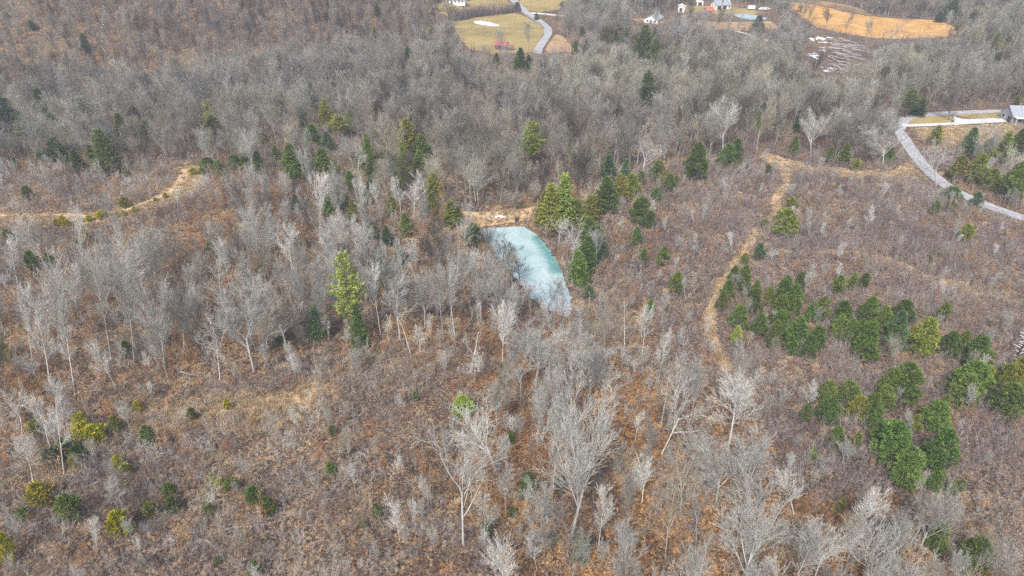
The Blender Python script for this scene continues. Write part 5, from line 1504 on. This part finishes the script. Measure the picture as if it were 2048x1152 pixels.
house("farm_building", gat(905, 6), R(-6), 17, 7, 2.4, 1.8, M_WHITEWALL, M_GREYROOF, "long white farm building cut by the top edge left of the far road", "building",
      windows=[('S', u, 1.6, 1.1, 1.1) for u in (-7, -4.6, -2.2, 2.4, 4.8, 7)], doors=[('S', 0, 1.1, 2.1)], porch=False)
b1 = house("barn", gat(1003, 98), R(-14), 5.4, 4.4, 2.3, 1.4, M_DARKWOOD, M_REDROOF, "dark barn with red metal roof at the pasture's near edge", "barn",
      doors=[('S', 0, 1.8, 1.9)], windows=[('E', 0, 2.2, .6, .6)])
b1_ = b1
sh = MB()
sh.box(2.9, 6.6, -3.0, 1.0, 1.95, 2.05)
for p_ in (3.1, 4.2, 5.3, 6.4):
    sh.box(p_ - .07, p_ + .07, -2.9, -2.76, -.5, 1.95); sh.box(p_ - .07, p_ + .07, .7, .84, -.5, 1.95)
sh.build("lean_to", M_REDROOF, b1)
house("house", gat(1307, 44), R(62), 10, 8, 2.3, 2.2, M_WHITEWALL, M_GREYROOF, "white gabled house with grey blue roof above the upper middle woods", "house",
      windows=[('W', -2.2, 1.3, 1.0, 1.0), ('W', 2.2, 1.3, 1.0, 1.0), ('S', -3, 1.3, 1.0, 1.0), ('S', 0, 1.3, 1.0, 1.0), ('S', 3, 1.3, 1.0, 1.0)], doors=[('W', 0, 1.0, 1.9)], chimney=True)
house("garage", gat(1441, 17), R(12), 10, 7.5, 2.8, 2.2, M_WHITEWALL, M_GREYROOF, "pale building with broad blue grey roof at the top right of the red tarp", "garage",
      windows=[('S', 3.8, 1.6, 1.0, .9)], doors=[('S', -2.8, 2.6, 2.2), ('S', .8, 2.6, 2.2)])
house("shed", gat(1399, 10), R(85), 3.6, 4, 2.2, 1.1, M_WHITEWALL, M_WHITEWALL, "small white gabled open shed at the top edge", "shed", doors=[('W', 0, 2.4, 1.9)])
house("shed", gat(1362, 24), R(80), 3.4, 3.8, 3.6, .9, M_WHITEWALL, M_WHITEWALL, "tall narrow white shed with dark doorway left of the red tarp", "shed", doors=[('W', .3, 1.7, 2.6)])
house("shelter", gat(1417, 25), R(15), 4.6, 4.4, 1.6, 1.6, M_GREYWALL, M_ORROOF, "small shelter under a bright red orange tarp roof", "shelter", doors=[('S', 0, 1.6, 1.4)])
house("house", gat(1566, 86), R(-8), 11, 7.5, 2.3, 2.3, M_WHITEWALL, M_BLUEROOF, "white house with dark blue roof left of the log heap", "house",
      windows=[('S', -3.8, 1.3, 1.0, 1.0), ('S', -1.6, 1.3, 1.0, 1.0), ('S', 3.4, 1.3, 1.3, 1.0)], doors=[('S', .9, 1.0, 1.9)], chimney=True)
house("house", gat(2046, 242), R(-4), 13, 8.5, 3.0, 2.6, M_GREYWALL, M_GREYROOF, "grey house with grey shingle roof at the right edge by the driveway", "house",
      windows=[('S', -4, 1.6, 1.2, 1.2), ('S', 1.5, 1.6, 1.6, 1.2), ('W', 1.6, 1.6, 1.2, 1.2)], doors=[('S', -1.4, 1.1, 2.1), ('W', -2.0, 2.0, 2.2)], porch=True)

def trailer(loc, rz):
    o = empty("cargo_trailer", loc, rz); tag(o, "white boxy cargo trailer right of the blue grey roofed building", "trailer")
    MB().box(-2.1, 2.1, -1.0, 1.0, .7, 2.6).build("body", M_WHITEWALL, o)
    MB().box(-2.0, 2.0, -.9, .9, .5, .7).box(2.1, 3.0, -.08, .08, .52, .66).build("chassis", M_POLE, o)
    for x in (-.7, .1):
        for y in (-.95, .95): MB().tube((x, y - .1, .34), (x, y + .1, .34), .34, .34, 12).build("wheel", M_TYRE, o)
trailer(gat(1502, 20), R(6))
def car(loc, rz, label):
    o = empty("parked_car", loc, rz); tag(o, label, "car", "cars parked by the far buildings")
    m = MB(); prof = [(-2.2, .45), (-2.25, .85), (-1.5, 1.0), (-.9, 1.45), (.9, 1.48), (1.7, 1.0), (2.2, .9), (2.25, .45)]
    for y in (-.85, .85):
        pts_ = [(x, y, z) for x, z in prof]; m.quad(*(pts_ if y > 0 else pts_[::-1]))
    for (x0, z0), (x1, z1) in zip(prof, prof[1:] + prof[:1]): m.quad((x0, -.85, z0), (x0, .85, z0), (x1, .85, z1), (x1, -.85, z1))
    m.build("body", M_CARPAINT, o)
    g = MB(); g.box(-.85, .85, -.87, .87, 1.04, 1.36); g.build("window", M_DARK, o)
    for x in (-1.4, 1.4):
        for y in (-.8, .8): MB().tube((x, y - .1, .34), (x, y + .1, .34), .34, .34, 12).build("wheel", M_TYRE, o)
car(gat(1524, 20), R(10), "small white car right of the white trailer, nearer of two")
car(gat(1533, 20), R(20), "small white car farthest right beside another white car")

# power pole / dead conifer with stubs at the right edge, utility poles by the far road
def snag_pole(loc, h):
    o = empty("dead_pine", loc, 0); tag(o, "black dead trunk with short white stubs at the right edge", "dead tree")
    o.rotation_euler = (0, R(3), 0)
    m = MB()
    for i in range(8):
        a, b = h * i / 8, h * (i + 1) / 8
        m.tube((.05 * math.sin(i), 0, a - (.5 if i == 0 else 0)), (.05 * math.sin(i + 1), 0, b), .30 * (1 - i / 11), .30 * (1 - (i + 1) / 11), 7)
    m.build("trunk", M_POLE, o)
    rr = random.Random(4)
    for i in range(11):
        z = h * (.35 + .06 * i); a = rr.choice([2.9, 3.3, 2.6, .2, 3.0]); L_ = rr.uniform(.7, 1.5)
        MB().tube((0, 0, z), (math.cos(a) * L_, math.sin(a) * L_, z + .3), .07, .04, 5).build("branch_stub", M_CERAMIC, o)
x, y, z = at(2022, 735); snag_pole((x, y, z), height_for(y, z, 668))
def util_pole(loc, h, label):
    o = empty("utility_pole", loc, R(30)); tag(o, label, "utility pole", "utility poles by the roads")
    MB().tube((0, 0, -.5), (0, 0, h), .16, .11, 8).build("pole", M_FENCE, o)
    MB().box(-1.2, 1.2, -.24, -.13, h - .9, h - .75).build("crossarm", M_FENCE, o)
    for x_ in (-1.0, 0, 1.0): MB().tube((x_, -.185, h - .75), (x_, -.185, h - .55), .05, .04, 6).build("insulator", M_CERAMIC, o)
util_pole(gat(1113, 66), 9, "pale utility pole beside the far road bend")
util_pole(gat(1252, 52), 9, "utility pole left of the white gabled house")
util_pole(gat(1853, 300), 8, "slim utility pole right of the paved road by the bank")

# pasture fences
def fence(pts, label, step=4.0, hh=1.2):
    G = np.array(gpath(pts)); seg = np.hypot(*np.diff(G, axis=0).T); c = np.concatenate([[0], np.cumsum(seg)])
    n = max(2, int(c[-1] / step)); t = np.linspace(0, c[-1], n)
    xs, ys = np.interp(t, c, G[:, 0]), np.interp(t, c, G[:, 1]); zs = terrain(xs, ys)
    o = empty("field_fence", (xs[0], ys[0], zs[0])); tag(o, label, "fence", "pasture fences")
    rails = MB()
    for i in range(n):
        px_, py_, pz_ = xs[i] - xs[0], ys[i] - ys[0], zs[i] - zs[0]
        MB().box(px_ - .1, px_ + .1, py_ - .1, py_ + .1, pz_ - .3, pz_ + hh).build("post", M_FENCE, o)
        if i:
            for q in (.35, .7, 1.05): rails.tube(prev + np.array([0, 0, q]), np.array([px_, py_, pz_ + q]), .035, .035, 3)
        prev = np.array([px_, py_, pz_])
    rails.build("wire", M_FENCE, o)
fence([(906, 61), (940, 60), (1000, 59), (1060, 59), (1082, 58)], "wire fence crossing the olive pasture below the farm pond", 4)
fence([(1034, 22), (1056, 33), (1078, 47), (1088, 58)], "wire fence along the left side of the far road", 4)
fence([(1086, 104), (1094, 90), (1106, 74), (1110, 66)], "wire fence along the right side of the far road", 3.5)
fence([(1002, 108), (1016, 111), (1022, 108)], "short fence below the red roofed barn", 3)

# dark hedgerow beyond the pasture
hx = np.array(gpath([(905, 40), (940, 33), (985, 27), (1030, 24)]))
seg = np.hypot(*np.diff(hx, axis=0).T); c_ = np.concatenate([[0], np.cumsum(seg)])
rg_ = np.random.default_rng(5); n_ = 260; t_ = rg_.uniform(0, c_[-1], n_)
hxx = np.interp(t_, c_, hx[:, 0]) + rg_.normal(0, 1.6, n_); hyy = np.interp(t_, c_, hx[:, 1]) + rg_.normal(0, 1.6, n_)
hsc = rg_.uniform(1.0, 2.0, n_)
scatter("hedgerow", np.column_stack([hxx, hyy, terrain(hxx, hyy)]), rg_.integers(0, 5, n_), np.column_stack([hsc * 0, hsc * 0, rg_.uniform(0, 6, n_)]), np.column_stack([hsc, hsc, hsc]),
        np.tile([.15, .12, .12], (n_, 1)) * rg_.uniform(.8, 1.4, (n_, 1)), ssrc, "dark leafless hedgerow between the two pastures left of the far road", "hedgerow")

# logs
def log(p0, p1, r, mat, label, group=None, branches=0, seed=0, name="fallen_log"):
    p0, p1 = np.array(p0, float), np.array(p1, float)
    o = empty(name, tuple(p0)); tag(o, label, "log", group)
    rr = np.random.default_rng(seed); L = np.linalg.norm(p1 - p0); d = (p1 - p0)
    m = MB(); n = 6; q = np.array([0, 0, r * .6])
    pts_ = [d * i / n + np.array([0, 0, r * .7]) + (rr.normal(size=3) * r * .6 if 0 < i < n else 0) for i in range(n + 1)]
    for i in range(n): m.tube(pts_[i], pts_[i + 1], r * (1 - .6 * i / n), r * (1 - .6 * (i + 1) / n), 7)
    m.build("trunk", mat, o)
    for b in range(branches):
        s = pts_[rr.integers(2, n)]
        e = s + unit(d) * rr.uniform(.8, 2) + np.array([rr.normal(0, .9), rr.normal(0, .9), rr.uniform(.4, 1.6)])
        MB().tube(s, e, r * .3, r * .1, 4).build("branch", mat, o)
    return o
LOGS = [((778, 1075), (812, 1096), .2, 1, "dark fallen log above left of the longest fallen log at the bottom"), ((806, 1104), (915, 1120), .30, 3, "longest dark fallen log at the bottom left of centre"),
        ((845, 1062), (875, 1052), .16, 1, "short dark fallen log left of the split trunk base"), ((1162, 1078), (1215, 1090), .25, 1, "dark fallen log behind the bottom centre young pine"),
        ((1218, 1085), (1252, 1032), .14, 2, "dark leaning log beside the leaning white trunk"), ((520, 684), (610, 688), .28, 2, "dark fallen log in the left grove below the large fan crown"),
        ((180, 842), (208, 845), .2, 1, "dark log above the lower left cedars"), ((640, 1002), (670, 998), .14, 1, "thin grey fallen log left of the split trunk tree"),
        ((1200, 665), (1235, 655), .2, 1, "grey fallen log right of the huge crown below the pond"), ((1140, 626), (1158, 634), .28, 0, "pale fallen log at the near corner of the pond"),
        ((1076, 608), (1090, 609), .2, 0, "short dark log on the ice at the pond's near end"), ((1215, 575), (1240, 562), .2, 1, "dark fallen log right of the pond's near end"),
        ((300, 700), (312, 742), .12, 1, "thin fallen stem across the left grove floor"), ((1088, 1150), (1120, 1140), .15, 1, "short dark log on the bottom edge at centre"),
        ((1085, 475), (1100, 492), .12, 0, "pale stick log on the pond's right bank"), ((560, 1040), (590, 1024), .1, 1, "thin grey stick in the bottom left shrubs"),
        ((360, 745), (395, 752), .15, 1, "grey fallen log at the lower edge of the left grove"), ((450, 1060), (485, 1048), .1, 1, "thin tan stick log below the umbrella tree"),
        ((1380, 1050), (1420, 1020), .14, 2, "dark fallen limb in the lower right thicket"), ((1555, 1070), (1580, 1100), .12, 1, "dark stick log near the bottom right crooked tree")]
for q, (a_, b_, r_, nb, lb) in enumerate(LOGS):
    A_, B_ = gat(*a_), gat(*b_)
    log(A_, B_, r_, M_LOG if 'pale' not in lb and 'grey' not in lb and 'tan' not in lb else M_PALELOG, lb, None, nb, q)

# dead root ball on the dam
def rootball(loc):
    o = empty("root_ball", loc); tag(o, "black upturned stump at the far shore of the frozen pond", "stump")
    MB().tube((0, 0, -.3), (.1, 0, .8), .55, .35, 9).build("stump", M_POLE, o)
    rr = random.Random(3)
    for i in range(7):
        a = i * .9; MB().tube((0, 0, .5), (math.cos(a) * rr.uniform(.8, 1.5), math.sin(a) * .7, rr.uniform(.5, 1.5)), .13, .04, 5).build("root", M_POLE, o)
x, y, z = at(1033, 442); rootball((x, y, z + .1))

# cleared slope with snow patches and a heap of grey logs
rr = random.Random(9)
SNOWC = [((1642, 77), 9, 1.2, 16), ((1650, 85), 8, 1.2, 9), ((1628, 80), 4, 1.5, 6), ((1626, 112), 7, 2.6, 13), ((1664, 112), .6, 1.6, 2), ((1646, 99), 2, 3, 3), ((1600, 85), 3, .7, 3), ((1555, 79), 5, .8, 7), ((1582, 92), 5, .8, 4), ((1660, 140), 6, 3, 7)]
for (a_, b_), sx_, sy_, n_ in SNOWC:
    for q in range(n_):
        cx_, cy_, _ = at(a_ + rr.gauss(0, sx_), b_ + rr.gauss(0, sy_))
        rx = rr.uniform(.35, 1.7); ry = rr.uniform(.4, 1.6)
        K = 14; rad = [1 + rr.uniform(-.5, .5) for _ in range(K)]
        W_ = [(cx_ + rx * rad[i] * math.cos(i * 2 * math.pi / K), cy_ + ry * rad[i] * math.sin(i * 2 * math.pi / K)) for i in range(K)]
        V = np.array([(cx_, cy_, float(terrain(cx_, cy_)) + .2)] + [(a, b, float(terrain(a, b)) + .1) for a, b in W_])
        Ft = np.array([(0, 1 + i, 1 + (i + 1) % K) for i in range(K)])
        o = link("snow_patch", mesh_np("snow_patch", V, Ft, M_SNOW, True)); tag(o, "bright snow patch on the cleared slope by the log heap", "snow", "snow patches by the log heap", kind="structure")
for q in range(60):
    u_, v_ = rr.gauss(1672, 20), rr.gauss(112, 17)
    if not (1618 < u_ < 1738 and 78 < v_ < 150): continue
    A_ = np.array(gat(u_, v_)); ang = R(rr.gauss(-38, 16)) if v_ < 112 else R(rr.gauss(-48, 20)); L_ = rr.uniform(6, 14)
    B_ = A_ + np.array([math.cos(ang) * L_, math.sin(ang) * L_ * 1.3, 0]); B_[2] = float(terrain(B_[0], B_[1])) + rr.uniform(0, 1.8); A_[2] += rr.uniform(0, 1.6)
    log(A_, B_, rr.uniform(.16, .32), M_PALELOG if rr.random() < .62 else M_LOG, "grey log in the jumbled heap of felled trees below the orange field", "felled logs in the heap", 1 if rr.random() < .5 else 0, 50 + q, "felled_log")

# small litter on the paved road
x, y, z = at(1807, 277)
o = empty("road_litter", (x, y, z + .12)); tag(o, "small white bag with dark scraps lying on the paved road", "litter")
m = MB(); V_, F_ = [], []
import bmesh
bm = bmesh.new(); bmesh.ops.create_icosphere(bm, subdivisions=2, radius=.42)
for v in bm.verts: v.co = Vector((v.co.x * 1.2, v.co.y, max(0, v.co.z * .75 + .12) + .03 * math.sin(v.co.x * 17 + v.co.y * 11)))
me = bpy.data.meshes.new("bag"); bm.to_mesh(me); bm.free(); me.materials.append(M_WHITEWALL); link("bag", me, o)
MB().tube((.7, .3, .08), (1.3, .1, .12), .14, .08, 6).tube((-.5, -.6, .06), (.2, -.9, .06), .10, .05, 6).build("scrap", M_DARK, o)

# ------------------------------------------------------------------ haze
USE_HAZE = True
if USE_HAZE:
    x0, x1, y0, y1, z0, z1 = -905, 905, -165, 1610, -14.0, 420.0
    hz = MB().box(x0, x1, y0, y1, z0, z1)
    mh = bpy.data.materials.new("haze"); mh.use_nodes = True
    nt = mh.node_tree; nt.nodes.clear()
    vo = nt.nodes.new("ShaderNodeVolumePrincipled"); om = nt.nodes.new("ShaderNodeOutputMaterial")
    vo.inputs["Density"].default_value = .00036
    vo.inputs["Color"].default_value = (.80, .86, .95, 1)
    vo.inputs["Anisotropy"].default_value = .0
    nt.links.new(vo.outputs[0], om.inputs["Volume"])
    o = hz.build("haze", mh); tag(o, "thin bluish haze over the whole valley", "haze", kind="stuff")
_lw = [(o["label"]) for o in bpy.data.objects if "label" in o and len(o["label"].split()) > 16]
print("LONG", len(_lw), _lw[:8])
print("objects", len(bpy.data.objects), "bare", len(bare_pts), "under", len(U[0]), "grass", len(gq))
